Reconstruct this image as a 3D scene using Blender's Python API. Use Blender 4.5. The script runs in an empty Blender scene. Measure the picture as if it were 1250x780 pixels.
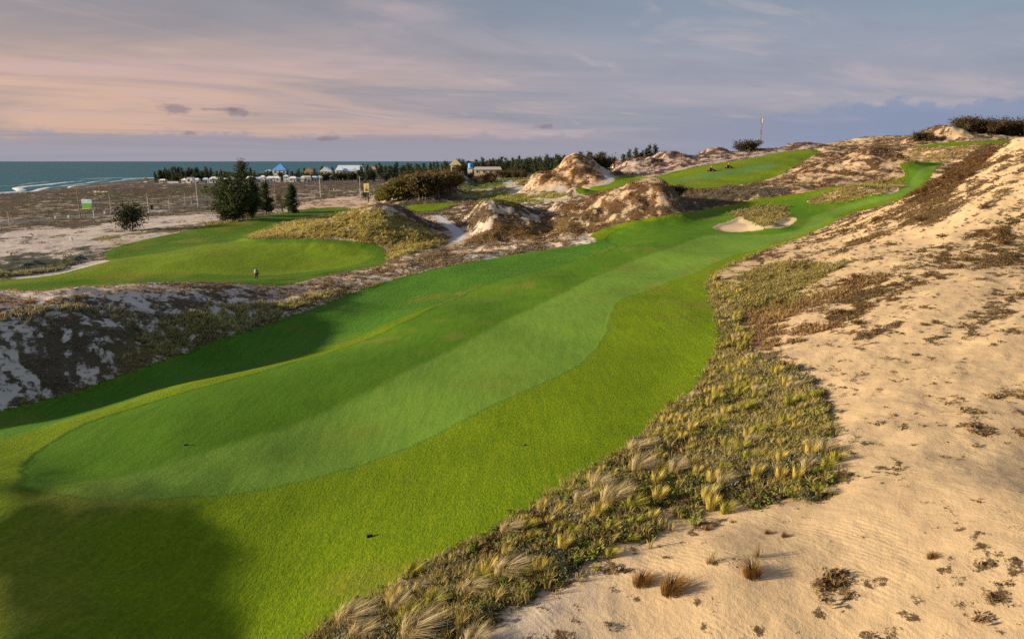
import bpy, bmesh, math, random
import numpy as np
from mathutils import Vector, Matrix
random.seed(7)
RNG = np.random.default_rng(11)
SC = bpy.context.scene
COL = SC.collection

# ------------------------------------------------------------------ camera
CAMZ = 22.0
F, CX, CY = 833.0, 625.0, 390.0              # focal length / centre in photo pixels (1250 x 780)
PITCH = math.atan((390 - 197) / F)           # the sea horizon lies at photo row 197
cam_d = bpy.data.cameras.new('camera')
cam = bpy.data.objects.new('camera', cam_d)
COL.objects.link(cam)
cam.location = (0, 0, CAMZ)
cam.rotation_euler = (math.pi / 2 - PITCH, 0, 0)
cam_d.sensor_fit = 'HORIZONTAL'
cam_d.angle = 2 * math.atan(625 / F)
cam_d.clip_start, cam_d.clip_end = 0.5, 120000
SC.camera = cam

# ------------------------------------------------------------------ sun and sky
SUN_AZ, SUN_EL = math.radians(262), math.radians(13.5)   # azimuth clockwise from +Y
sv = Vector((math.sin(SUN_AZ) * math.cos(SUN_EL), math.cos(SUN_AZ) * math.cos(SUN_EL), math.sin(SUN_EL)))
sun_d = bpy.data.lights.new('sun', 'SUN')
sun_d.energy, sun_d.angle, sun_d.color = 4.5, math.radians(2.4), (1.0, 0.81, 0.55)
sun = bpy.data.objects.new('sun', sun_d)
COL.objects.link(sun)
sun.location = (-60, -20, 60)
sun.rotation_euler = sv.to_track_quat('Z', 'Y').to_euler()

world = bpy.data.worlds.new('World')
SC.world = world
world.use_nodes = True


class NT:
    """small helper to wire node trees"""
    def __init__(self, tree):
        self.t = tree
        self.n = tree.nodes
        self.l = tree.links

    def add(self, typ, **kw):
        nd = self.n.new(typ)
        for k, v in kw.items():
            setattr(nd, k, v)
        return nd

    def link(self, a, b):
        self.l.new(a, b)

    def put(self, sock, v):
        if isinstance(v, bpy.types.NodeSocket):
            self.l.new(v, sock)
        elif v is not None:
            if isinstance(v, (tuple, list)) and sock.type == 'RGBA' and len(v) == 3:
                v = (*v, 1)
            sock.default_value = v

    def math(self, op, a, b=None, c=None, clamp=False):
        nd = self.add('ShaderNodeMath', operation=op, use_clamp=clamp)
        for i, x in enumerate((a, b, c)):
            if x is not None:
                self.put(nd.inputs[i], x)
        return nd.outputs[0]

    def mix(self, f, a, b, mode='MIX'):
        nd = self.add('ShaderNodeMix', data_type='RGBA', blend_type=mode)
        self.put(nd.inputs[0], f)
        self.put(nd.inputs[6], a)
        self.put(nd.inputs[7], b)
        return nd.outputs[2]

    def noise(self, vec, scale, detail=4, rough=0.55, dist=0.0):
        nd = self.add('ShaderNodeTexNoise')
        if vec is not None:
            self.l.new(vec, nd.inputs['Vector'])
        nd.inputs['Scale'].default_value = scale
        nd.inputs['Detail'].default_value = detail
        nd.inputs['Roughness'].default_value = rough
        nd.inputs['Distortion'].default_value = dist
        return nd.outputs[0]

    def ramp(self, f, lo, hi, a=0.0, b=1.0):
        nd = self.add('ShaderNodeMapRange', interpolation_type='SMOOTHSTEP')
        self.put(nd.inputs[0], f)
        for i, x in enumerate((lo, hi, a, b)):
            nd.inputs[i + 1].default_value = x
        return nd.outputs[0]

    def mapping(self, vec, scale=(1, 1, 1), rot=(0, 0, 0), loc=(0, 0, 0)):
        nd = self.add('ShaderNodeMapping')
        self.l.new(vec, nd.inputs[0])
        nd.inputs[1].default_value = loc
        nd.inputs[2].default_value = rot
        nd.inputs[3].default_value = scale
        return nd.outputs[0]


w = NT(world.node_tree)
w.n.clear()
sky = w.add('ShaderNodeTexSky', sky_type='NISHITA', sun_disc=False)
sky.sun_elevation, sky.sun_rotation = SUN_EL, SUN_AZ
sky.altitude, sky.air_density, sky.dust_density, sky.ozone_density = 0, 1.2, 2.5, 2.0
SKY_STRENGTH = 0.09
skyc = w.mix(1.0, sky.outputs[0], (SKY_STRENGTH,) * 3, 'MULTIPLY')
tc = w.add('ShaderNodeTexCoord')
sep = w.add('ShaderNodeSeparateXYZ')
w.link(tc.outputs['Generated'], sep.inputs[0])
X, Y, Z = sep.outputs
zc = w.math('MAXIMUM', Z, 0.0)
den = w.math('ADD', zc, 0.06)
cmb = w.add('ShaderNodeCombineXYZ')
w.link(w.math('DIVIDE', X, den), cmb.inputs[0])
w.link(w.math('DIVIDE', Y, den), cmb.inputs[1])
pl = cmb.outputs[0]                          # the cloud sheet: direction projected on a high plane
# high veil of cloud in long wisps: pink where it faces the sunset side, grey violet elsewhere
def wisp(rot, sx, sy, loc, det, ro, dist):
    v_ = w.mapping(w.mapping(pl, (1, 1, 1), (0, 0, math.radians(rot))), (sx, sy, 1), (0, 0, 0), loc)
    return w.noise(v_, 1.0, det, ro, dist)


n1 = wisp(-38, 0.26, 0.50, (3.1, 1.7, 0), 8, 0.58, 0.9)
n2 = wisp(-20, 0.17, 0.32, (0.4, 5.2, 0), 7, 0.55, 1.2)
n3 = wisp(-46, 0.55, 1.15, (7.3, 2.9, 0), 9, 0.62, 1.2)
west = w.ramp(X, 0.30, -0.60)                # share of sunset colour in the veil
lowb = w.math('MULTIPLY', w.ramp(Z, 0.20, 0.10), west)
hi = w.ramp(Z, 0.09, 0.25)
veil = w.mix(west, (0.345, 0.335, 0.405), (0.455, 0.355, 0.355))
veil = w.mix(lowb, veil, (0.620, 0.410, 0.320))
dark = w.mix(west, (0.270, 0.290, 0.370), (0.290, 0.255, 0.275))
dark = w.mix(w.math('MULTIPLY', hi, 0.85), dark, w.mix(west, (0.180, 0.235, 0.300), (0.175, 0.180, 0.205)))
c = w.mix(w.math('MULTIPLY', w.ramp(n2, 0.38, 0.64), w.math('MULTIPLY_ADD', hi, -0.35, 1.0)), dark, veil)
c = w.mix(w.math('MULTIPLY', hi, 0.74), c, w.mix(west, (0.180, 0.260, 0.345), (0.235, 0.228, 0.265)))
c = w.mix(w.math('MULTIPLY', w.ramp(n1, 0.50, 0.70), 0.65), c, w.mix(west, (0.460, 0.390, 0.415), (0.575, 0.400, 0.400)))
c = w.mix(w.math('MULTIPLY', w.ramp(n3, 0.52, 0.74), 0.40), c, w.mix(west, (0.58, 0.46, 0.45), (0.62, 0.45, 0.41)))
c = w.mix(w.math('MULTIPLY', w.ramp(n3, 0.47, 0.28), 0.35), c, w.mix(hi, (0.25, 0.25, 0.32), (0.17, 0.19, 0.24)))
cover = w.ramp(n1, 0.2, 0.5, 0.84, 0.96)
skyg = w.mix(1.0, skyc, (2.1, 2.1, 2.1), 'MULTIPLY')
c = w.mix(cover, skyg, c)
# bank of blue grey haze cloud lying on the horizon, ragged top
nb = w.noise(w.mapping(tc.outputs['Generated'], (16, 16, 34), (0, 0, 0), (0.3, 2.2, 0.7)), 1.0, 7, 0.68)
right = w.ramp(X, 0.05, 0.55)
top = w.math('MULTIPLY_ADD', nb, 0.060, 0.004)
top = w.math('MULTIPLY_ADD', right, 0.038, top)
d = w.math('SUBTRACT', top, Z)
bank = w.ramp(d, -0.003, 0.005)
c = w.mix(w.math('MULTIPLY', bank, 0.70), c, w.mix(right, (0.315, 0.295, 0.350), (0.205, 0.265, 0.410)))
low = w.ramp(Z, 0.045, 0.0)
c = w.mix(w.math('MULTIPLY', low, 0.7), c, w.mix(right, (0.300, 0.305, 0.375), (0.240, 0.300, 0.425)))
# a few small dark scud clouds low over the sea: ragged blobs in fixed directions
nq = w.noise(w.mapping(tc.outputs['Generated'], (40, 40, 60)), 1.0, 5, 0.65)
PITCH_T = math.tan(PITCH)
for (su, sv2, sw, sh) in ((214, 134, 0.024, 0.0080), (296, 138, 0.022, 0.0058), (262, 134, 0.03, 0.003), (231, 163, 0.012, 0.0045), (664, 155, 0.017, 0.0045), (398, 170, 0.016, 0.005)):
    yv = F * math.cos(PITCH) + (CY - sv2) * math.sin(PITCH)
    dv = Vector(((su - CX) / yv, 1.0, (-F * math.sin(PITCH) + (CY - sv2) * math.cos(PITCH)) / yv)).normalized()
    ex = w.math('DIVIDE', w.math('SUBTRACT', X, dv.x), sw)
    ez = w.math('DIVIDE', w.math('SUBTRACT', Z, dv.z), sh)
    q = w.math('SQRT', w.math('ADD', w.math('MULTIPLY', ex, ex), w.math('MULTIPLY', ez, ez)))
    q = w.math('ADD', q, w.math('MULTIPLY', w.math('SUBTRACT', nq, 0.5), 2.6))
    blob = w.math('MULTIPLY', w.ramp(q, 1.05, 0.35), w.ramp(Y, 0.0, 0.2))
    c = w.mix(w.math('MULTIPLY', blob, 0.62), c, (0.20, 0.175, 0.225))
bg = w.add('ShaderNodeBackground')
w.link(c, bg.inputs[0])
bg.inputs[1].default_value = 0.51
wo = w.add('ShaderNodeOutputWorld')
w.link(bg.outputs[0], wo.inputs[0])

vs = SC.view_settings
vs.view_transform, vs.look, vs.gamma, vs.use_curve_mapping = 'Standard', 'None', 1.0, False
vs.exposure = 1.1
SC.cycles.max_bounces = 5
SC.cycles.use_denoising = False

# ------------------------------------------------------------------ noise and pixel helpers
cosP, sinP = math.cos(PITCH), math.sin(PITCH)


def ray(u, v):
    """x and z travelled per metre of depth (y) along the sight line of a photo point"""
    u, v = np.asarray(u, float), np.asarray(v, float)
    y = F * cosP + (CY - v) * sinP
    z = -F * sinP + (CY - v) * cosP
    return (u - CX) / y, z / y


def _hash(ix, iy, s):
    h = (ix.astype(np.int64) * 374761393 + iy.astype(np.int64) * 668265263 + s * 1442695041) & 0x7fffffff
    h = ((h ^ (h >> 13)) * 1274126177) & 0x7fffffff
    h = (h ^ (h >> 16)) & 0xffff
    return h / 65535.0


def vnoise(x, y, s=0):
    ix, iy = np.floor(x), np.floor(y)
    fx, fy = x - ix, y - iy
    fx = fx * fx * fx * (fx * (fx * 6 - 15) + 10)
    fy = fy * fy * fy * (fy * (fy * 6 - 15) + 10)
    a, b = _hash(ix, iy, s), _hash(ix + 1, iy, s)
    c_, d_ = _hash(ix, iy + 1, s), _hash(ix + 1, iy + 1, s)
    return (a * (1 - fx) + b * fx) * (1 - fy) + (c_ * (1 - fx) + d_ * fx) * fy


def fbm(x, y, wl, octv=4, s=0, gain=0.5):
    """fractal noise, 0..1, base wavelength wl metres"""
    t, a, k = 0.0, 1.0, 0.0
    f = 1.0 / wl
    for i in range(octv):
        ca, sa = math.cos(0.7 * i), math.sin(0.7 * i)
        t = t + a * vnoise((x * ca - y * sa) * f, (x * sa + y * ca) * f, s + i * 17)
        k += a
        a *= gain
        f *= 2.03
    return t / k


def sstep(a, b, x):
    t = np.clip((x - a) / (b - a), 0, 1)
    return t * t * (3 - 2 * t)


# ------------------------------------------------------------------ the lie of the land
# heights known at photo points: (column, row, 'z', height) or (column, row, 'd', depth), or plain (x, y, z)
CP = [
    (0, 780, 'z', 9.5), (100, 780, 'z', 8.8), (200, 780, 'z', 8.1), (300, 780, 'z', 7.6), (375, 780, 'z', 8.0), (0, 650, 'z', 8.1), (0, 710, 'z', 8.8), (120, 690, 'z', 7.9), (240, 690, 'z', 7.25), (0, 600, 'z', 7.1), (250, 620, 'z', 7.0), (450, 650, 'z', 7.6),
    (-60, 568, 'z', 6.4), (0, 538, 'z', 6.3), (110, 506, 'z', 6.25), (230, 468, 'z', 6.2), (340, 443, 'z', 6.2), (470, 398, 'z', 6.3), (520, 380, 'z', 6.3),
    (-60, 535, 'z', 4.7), (0, 520, 'z', 4.7), (115, 488, 'z', 4.7), (230, 452, 'z', 4.7), (340, 425, 'z', 4.8), (440, 388, 'z', 5.0), (520, 360, 'z', 5.3),
    (-60, 515, 'z', 5.1), (0, 500, 'z', 5.1), (120, 468, 'z', 5.1), (230, 427, 'z', 5.2), (300, 405, 'z', 5.2), (400, 366, 'z', 5.4), (500, 335, 'z', 5.6), (600, 315, 'z', 6.0),
    (-60, 358, 'd', 58), (0, 358, 'd', 61), (80, 353, 'd', 67), (150, 348, 'd', 71), (230, 345, 'd', 76), (330, 350, 'd', 83), (400, 340, 'd', 94), (470, 321, 'd', 110), (560, 304, 'd', 130), (640, 296, 'd', 134), (700, 292, 'd', 135),
    (0, 430, 'd', 48.5), (120, 412, 'd', 53.5), (250, 388, 'd', 63.5), (60, 470, 'd', 49), (370, 361, 'd', 77.5),
    (870, 420, 'z', 8.7), (840, 480, 'z', 8.4), (600, 560, 'z', 7.6), (700, 580, 'z', 8.4), (750, 350, 'z', 8.0), (650, 400, 'z', 7.2), (560, 440, 'z', 7.0), (400, 520, 'z', 6.9), (700, 460, 'z', 7.9),
    (600, 650, 'z', 8.4), (870, 330, 'z', 9.0), (800, 300, 'z', 9.0), (700, 320, 'z', 7.3), (600, 345, 'z', 6.5), (550, 335, 'z', 6.0),
    (740, 290, 'z', 8.2), (850, 275, 'z', 9.5), (920, 275, 'z', 10.3), (960, 300, 'z', 10.5), (1000, 270, 'z', 11.5), (1050, 250, 'z', 13.0),
    (1120, 225, 'd', 170), (1135, 205, 'd', 200), (1100, 205, 'd', 198), (1150, 199, 'd', 206),
    (880, 235, 'd', 170), (750, 250, 'd', 165), (868, 207, 'd', 226), (800, 225, 'd', 200), (720, 235, 'd', 200), (960, 190, 'd', 270), (985, 184, 'd', 285), (930, 221, 'd', 195),
    (800, 212, 'd', 255), (860, 201, 'd', 265), (910, 194, 'd', 278),
    (600, 225, 'd', 300), (640, 245, 'd', 210), (540, 254, 'z', 7.5), (690, 240, 'd', 190), (620, 262, 'd', 168),
    (0, 350, 'z', 3.9), (120, 346, 'z', 3.8), (200, 340, 'z', 3.8), (320, 338, 'z', 3.7), (420, 330, 'z', 4.2), (100, 330, 'z', 4.0), (450, 318, 'z', 4.6), (400, 296, 'z', 5.6), (300, 297, 'z', 5.4), (200, 300, 'z', 4.4), (150, 306, 'z', 4.2), (240, 290, 'z', 4.6), (250, 318, 'z', 5.0),
    (330, 262, 'z', 5.5), (420, 255, 'z', 6.0), (480, 290, 'z', 6.0), (510, 300, 'z', 5.6), (100, 280, 'z', 4.6), (0, 300, 'z', 4.2), (60, 260, 'z', 4.0), (0, 240, 'z', 3.0), (200, 240, 'z', 4.0), (300, 225, 'z', 4.0), (400, 225, 'z', 4.5), (185, 270, 'z', 5.0), (290, 268, 'z', 5.8), (480, 240, 'z', 6.0), (480, 225, 'z', 5.5),
    (1250, 170, 'd', 100), (1180, 204, 'd', 108), (1130, 236, 'd', 112), (1060, 266, 'd', 106), (1000, 295, 'd', 96), (930, 315, 'd', 88),
    (1250, 250, 'd', 75), (1250, 330, 'd', 55), (1250, 420, 'd', 38), (1250, 500, 'd', 28.5), (1250, 600, 'd', 21), (1250, 780, 'd', 15), (1350, 600, 'd', 22), (1350, 300, 'd', 64), (1400, 160, 'd', 105),
    (1000, 780, 'd', 16), (800, 780, 'd', 16.5), (560, 780, 'd', 17), (1000, 650, 'd', 20.5), (900, 690, 'd', 18.8), (800, 640, 'z', 8.9), (900, 560, 'z', 9.0), (960, 480, 'z', 9.2),
    (1000, 400, 'z', 10.0), (1100, 400, 'z', 11.2), (1100, 500, 'z', 10.4), (900, 400, 'z', 8.9), (950, 350, 'z', 9.7), (1100, 320, 'z', 12.3),
    (1110, 195, 'd', 225), (1100, 185, 'd', 250), (1115, 181, 'd', 262), (1190, 179, 'd', 262), (1240, 173, 'd', 290), (1150, 174, 'd', 290), (1120, 178, 'd', 300), (1250, 165, 'd', 330), (1000, 195, 'd', 262), (1060, 190, 'd', 250),
    (1050, 172, 'd', 380), (1000, 182, 'd', 350),
]
WP = [  # hidden or far ground, metres
    (45, 190, 15.0), (130, 170, 22.5), (75, 150, 15.2), (160, 230, 26.5), (-200, 120, 4.0), (-160, 40, 5.5), (-60, 20, 6.0), (-20, 8, 7.2), (5, 8, 8.4), (25, 8, 10.5), (60, 20, 13.0), (150, 60, 22), (300, 150, 27),
    (0, 800, 10), (-300, 900, 4), (200, 620, 20), (120, 450, 18), (40, 420, 12), (600, 800, 24), (500, 450, 28), (0, 1500, 12), (700, 2000, 16), (-300, 2200, 6), (0, 6000, 10), (3000, 4000, 14), (-100, 560, 6), (-15, 430, 13.4), (20, 600, 11), (300, 420, 28), (-600, 300, 3), (-420, 180, 3.5), (-900, 900, 2), (-2500, 2500, 2), (2500, 900, 24), (-500, 4000, 4),
]


def _ctrl():
    P = []
    for u, v, k, q in CP:
        rx, rz = ray(u, v)
        dd = q if k == 'd' else (q - CAMZ) / rz
        P.append((rx * dd, dd, CAMZ + rz * dd))
    return np.array(P + WP, float)


_C = _ctrl()


def _lp(x, y):
    r = np.hypot(x, y)
    return np.log(np.maximum(r, 1.0)), np.arctan2(x, y)


_cl, _ct = _lp(_C[:, 0], _C[:, 1])


def _kern(r2):
    return np.where(r2 > 1e-12, 0.5 * r2 * np.log(np.maximum(r2, 1e-12)), 0.0)


def _solve():
    n = len(_C)
    K = _kern((_cl[:, None] - _cl) ** 2 + (_ct[:, None] - _ct) ** 2) + np.eye(n) * 4e-4
    Pm = np.stack([np.ones(n), _cl, _ct], 1)
    A = np.zeros((n + 3, n + 3))
    A[:n, :n], A[:n, n:], A[n:, :n] = K, Pm, Pm.T
    return np.linalg.solve(A, np.concatenate([_C[:, 2], np.zeros(3)]))


_W = _solve()


def base_h(x, y):
    x, y = np.asarray(x, float).ravel(), np.asarray(y, float).ravel()
    out = np.empty(len(x))
    for i in range(0, len(x), 40000):
        l, t = _lp(x[i:i + 40000], y[i:i + 40000])
        r2 = (l[:, None] - _cl) ** 2 + (t[:, None] - _ct) ** 2
        out[i:i + 40000] = _kern(r2) @ _W[:-3] + _W[-3] + _W[-2] * l + _W[-1] * t
    return out


COAST = np.array([(-6000, -1500), (-1500, -60), (-700, 250), (-343, 452), (-395, 640), (-467, 916), (-330, 1010), (-60, 1180), (200, 2000), (1500, 5200), (9000, 9000)], float)


def coast_s(x, y):
    """signed distance to the shoreline, positive on land"""
    best = np.full(x.shape, 1e18)
    sg = np.ones(x.shape)
    for (ax, ay), (bx, by) in zip(COAST[:-1], COAST[1:]):
        dx, dy = bx - ax, by - ay
        t = np.clip(((x - ax) * dx + (y - ay) * dy) / (dx * dx + dy * dy), 0, 1)
        d2 = (x - ax - t * dx) ** 2 + (y - ay - t * dy) ** 2
        cr = dx * (y - ay) - dy * (x - ax)
        m = d2 < best
        best = np.where(m, d2, best)
        sg = np.where(m, np.where(cr < 0, 1.0, -1.0), sg)
    return np.sqrt(best) * sg


# dunes: (column, row of the top or None, depth, left, right half width in photo px, half depth m, power, extra height if row is None)
MOUNDS = [
    (468, 250, 150, 85, 40, 13, 1.6, 0), (596, 246, 153, 34, 54, 12, 2.4, 0), (792, 221, 152, 78, 32, 12, 1.9, 0), (700, 250, 160, 50, 50, 8, 2, 0),
    (700, 189, 240, 38, 34, 14, 1.5, 0), (656, 213, 236, 18, 34, 10, 1.8, 0),
    (775, 193, 288, 26, 30, 12, 2, 0), (812, 186, 296, 32, 34, 13, 2, 0), (862, 182, 312, 34, 34, 13, 2, 0), (905, 183, 325, 30, 40, 13, 2, 0), (962, 176, 345, 26, 34, 14, 2, 0),
    (1056, 184, 202, 56, 34, 13, 1.5, 0), (1130, 154, 305, 26, 30, 14, 1.8, 0), (1165, 163, 312, 30, 30, 12, 1.8, 0), (1070, 167, 390, 60, 50, 20, 2, 0),
    (522, 224, 250, 42, 36, 13, 1.8, 0), (554, 211, 302, 30, 22, 12, 1.8, 0), (698, 228, 192, 12, 16, 6, 1.7, 0),
    (936, None, 122, 26, 20, 6, 2, 1.1), (1042, None, 150, 48, 34, 7, 2, 1.0), (-860, None, 18.5, 380, 560, 12, 2, 3.8),  # last: unseen dune added left of view to shade the near corner
]
_M = []
for (u, v, dd, wl_, wr_, wd_, pw, hh) in MOUNDS:
    k = dd / F
    x0 = (u - CX) * k
    if v is not None:
        zt = CAMZ + ray(u, v)[1] * dd
        hh = zt - base_h([x0], [dd])[0]
    _M.append((x0, dd, hh, wl_ * k, wr_ * k, wd_, pw))


def mound_h(x, y, skip=()):
    tot = np.zeros_like(x)
    for mi, (x0, y0, hh, wl_, wr_, wd_, pw) in enumerate(_M):
        if mi in skip:
            continue
        m = (np.abs(x - x0) < 3.2 * max(wl_, wr_)) & (np.abs(y - y0) < 3.2 * wd_)
        if not m.any():
            continue
        xs, ys = x[m], y[m]
        dx = xs - x0
        wob = (fbm(xs, ys, 12, 4, 5) - 0.5)
        q = np.sqrt((dx / np.where(dx < 0, wl_, wr_)) ** 2 + ((ys - y0) / wd_) ** 2)
        q = np.maximum(q + wob * 0.75 * np.minimum(q * 2, 1), 0)
        # dunes overlap as a smooth maximum rather than a sum
        g = max(hh, 0.0) * np.exp(-(q ** pw))
        cur = tot[m]
        tot[m] = np.sqrt(np.sqrt(cur ** 4 + g ** 4))
    return tot


def land(x, y):
    x, y = np.asarray(x, float).ravel(), np.asarray(y, float).ravel()
    z = base_h(x, y) + mound_h(x, y)
    s = coast_s(x, y)
    r = np.hypot(x, y)
    z = np.where(r > 420, np.clip(z, 1.5, None), z)
    return np.where(s > 0, 0.0 + z * sstep(0, 55, s), np.maximum(-0.06 * -s * 1.0, -5.0))


def land_wo_knoll(x, y):
    return base_h(x, y) + mound_h(x, y, (2,))


def ground(u, v, hf=None, dmin=9.0, dmax=5000.0):
    """where the sight lines of photo points first meet the land: arrays x, y, z"""
    u, v = np.atleast_1d(np.asarray(u, float)), np.atleast_1d(np.asarray(v, float))
    hf = hf or land
    rx, rz = ray(u, v)
    ds = np.exp(np.linspace(math.log(dmin), math.log(dmax), 620))
    lo = np.full(u.shape, np.nan)
    for i in range(0, len(u), 400):
        sl = slice(i, i + 400)
        Xg, Yg = rx[sl, None] * ds, np.broadcast_to(ds, (len(u[sl]), len(ds)))
        hz = hf(Xg.ravel(), Yg.ravel()).reshape(Xg.shape)
        gap = CAMZ + rz[sl, None] * ds - hz
        hit = gap <= 0
        j = np.where(hit.any(1), hit.argmax(1), len(ds) - 1)
        j = np.maximum(j, 1)
        rr = np.arange(len(j))
        g0, g1 = gap[rr, j - 1], gap[rr, j]
        t = np.clip(g0 / np.where(np.abs(g0 - g1) < 1e-9, 1, g0 - g1), 0, 1)
        lo[sl] = ds[j - 1] + t * (ds[j] - ds[j - 1])
    x, y = rx * lo, lo
    return x, y, hf(x, y)


def smooth_line(pts, n=6, closed=True):
    P = np.array(pts, float)
    N = len(P)
    out = []
    rng = range(N) if closed else range(N - 1)
    for i in rng:
        if closed:
            p0, p1, p2, p3 = P[i - 1], P[i], P[(i + 1) % N], P[(i + 2) % N]
        else:
            p0, p1, p2, p3 = P[max(i - 1, 0)], P[i], P[i + 1], P[min(i + 2, N - 1)]
        for k in range(n):
            t = k / n
            out.append(0.5 * ((2 * p1) + (p2 - p0) * t + (2 * p0 - 5 * p1 + 4 * p2 - p3) * t * t + (3 * p1 - p0 - 3 * p2 + p3) * t ** 3))
    if not closed:
        out.append(P[-1])
    return np.array(out)


def outline(pts, n=5, hf=None):
    q = smooth_line(pts, n)
    x, y, z = ground(q[:, 0], q[:, 1], hf)
    return np.stack([x, y], 1)


def inside_dist(poly, x, y, margin):
    """signed distance (m) to a closed outline, positive inside; -margin far outside"""
    out = np.full(x.shape, -float(margin))
    bx0, by0 = poly.min(0) - margin
    bx1, by1 = poly.max(0) + margin
    m = (x > bx0) & (x < bx1) & (y > by0) & (y < by1)
    if not m.any():
        return out
    xs, ys = x[m], y[m]
    best = np.full(xs.shape, 1e18)
    ins = np.zeros(xs.shape, bool)
    A = poly
    B = np.roll(poly, -1, 0)
    for (ax, ay), (cx, cy) in zip(A, B):
        dx, dy = cx - ax, cy - ay
        L = dx * dx + dy * dy
        if L < 1e-10:
            continue
        t = np.clip(((xs - ax) * dx + (ys - ay) * dy) / L, 0, 1)
        best = np.minimum(best, (xs - ax - t * dx) ** 2 + (ys - ay - t * dy) ** 2)
        if ay != cy:
            c1 = (ay > ys) != (cy > ys)
            ins ^= c1 & (xs < dx * (ys - ay) / dy + ax)
    dist = np.sqrt(best)
    out[m] = np.where(ins, dist, np.maximum(-dist, -margin))
    return out


# ------------------------------------------------------------------ outlines traced on the ground
TURF = outline([(-330, 900), (-330, 640), (-160, 548), (0, 503), (60, 488), (120, 470), (200, 440), (300, 405), (380, 378), (430, 358), (480, 342), (540, 327), (600, 316), (660, 306), (705, 300), (728, 295), (722, 287), (745, 277),
                (770, 271), (818, 263), (860, 256), (895, 250), (926, 243), (962, 239), (1000, 232), (1032, 226), (1084, 220), (1105, 214), (1099, 201), (1125, 198), (1152, 200), (1141, 209), (1132, 222), (1120, 235), (1094, 245), (1073, 252), (1040, 261), (1007, 277), (976, 291), (930, 307),
                (888, 325), (866, 343), (868, 370), (879, 400), (875, 430), (853, 470), (830, 487), (795, 518), (760, 550), (700, 585), (640, 625), (580, 660), (520, 690), (470, 720), (420, 750), (370, 785), (300, 830)], 5)
FAIRWAY = outline([(22, 575), (34, 553), (90, 522), (160, 499), (250, 473), (340, 449), (400, 428), (470, 402), (512, 386), (570, 359), (630, 337), (690, 322), (735, 311), (752, 300), (738, 291), (760, 279), (800, 270), (850, 262), (885, 259), (930, 249), (975, 241), (1010, 235), (1050, 226), (1090, 222), (1108, 216), (1106, 205), (1128, 202), (1142, 204), (1131, 214), (1122, 226), (1110, 235), (1080, 246), (1040, 257), (1005, 271), (972, 286), (930, 301), (880, 318), (840, 335), (790, 352), (757, 368), (745, 388), (735, 415), (700, 450), (620, 490), (520, 535), (400, 580), (300, 603), (150, 612), (62, 602), (24, 592)], 5)
PALE = outline([(60, 601), (110, 590), (200, 568), (330, 528), (430, 488), (520, 443), (600, 402), (680, 360), (760, 323), (840, 295), (880, 287), (930, 286), (975, 278), (1000, 262), (1060, 244), (1100, 233), (1116, 216), (1128, 205), (1142, 204), (1131, 214), (1122, 226), (1110, 235), (1080, 246), (1040, 257), (1005, 271), (972, 286), (930, 301), (880, 318), (840, 335), (790, 352), (757, 368), (745, 388), (735, 415), (700, 450), (620, 490), (520, 535), (400, 580), (300, 603), (150, 612)], 5)
ISLE_A = outline([(889, 264), (906, 257), (936, 250), (962, 250), (958, 258), (962, 267), (950, 272), (936, 277), (918, 272), (903, 268)])
BUNK_A1 = outline([(870, 279), (885, 273.5), (903, 267.5), (911, 271), (931, 277), (929, 279.5), (903, 283), (880, 283)])
BUNK_A2 = outline([(934, 277), (952, 271), (965, 268), (972, 270), (962, 275), (945, 277.5)])
ISLE_B = outline([(985, 243), (1015, 234), (1045, 226), (1074, 221), (1093, 220), (1104, 225), (1096, 232), (1080, 238), (1063, 241), (1033, 247), (1007, 250), (990, 248)])
BUNK_B = outline([(1080, 236.5), (1092, 231), (1097, 231.5), (1094, 235), (1084, 237.5)])
TURF2 = outline([(-60, 357), (0, 355), (50, 355.5), (110, 350), (170, 346), (230, 344), (300, 347), (340, 349), (380, 341), (430, 331), (468, 323), (472, 312), (468, 303), (450, 297.5), (420, 294), (380, 292.5), (340, 292), (312, 292), (302, 290), (322, 283), (347, 272), (368, 268), (410, 262), (430, 256), (412, 253), (370, 256), (335, 262), (290, 271), (260, 275), (220, 284), (180, 292), (142, 302), (128, 311), (134, 318), (110, 323), (90, 328), (60, 336), (0, 342), (-60, 345)])
STRIP2 = outline([(130, 318), (190, 310), (250, 300), (300, 291), (318, 296), (380, 297), (430, 301), (455, 310), (430, 325), (370, 334), (300, 338), (200, 335), (120, 340), (60, 345), (0, 349), (-40, 351), (-40, 346), (40, 341), (100, 330)])
BUNK2 = outline([(14, 339), (60, 333), (90, 325), (112, 319.5), (132, 318), (126, 321), (95, 329), (70, 335), (30, 340.5)])
TURF3 = outline([(703, 231), (731, 226), (752, 216.5), (765, 214.5), (798, 216.5), (824, 209.5), (870, 200.5), (911, 194.5), (952, 186.5), (975, 184), (1000, 184.5), (1000, 188), (989, 192), (956, 212), (930, 221), (918, 223.6), (885, 229), (859, 231), (839, 231), (818, 230.5), (790, 226), (757, 230), (713, 237)], 5, land_wo_knoll)
GREEN3 = outline([(812, 222), (835, 216), (865, 211), (905, 204), (938, 199), (945, 203), (938, 208), (905, 213), (870, 219), (840, 224)], 5, land_wo_knoll)
TURF4 = outline([(492, 253.5), (510, 250), (530, 248.3), (560, 249), (545, 254), (532, 258), (514, 260)])
TURF5 = outline([(1112, 181), (1140, 176), (1165, 173.6), (1200, 172.6), (1236, 170.5), (1240, 174), (1225, 177), (1190, 178.5), (1150, 180.5), (1128, 182.5)])


def land_low(x, y):
    return base_h(x, y) + 0.25 * mound_h(x, y)


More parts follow.
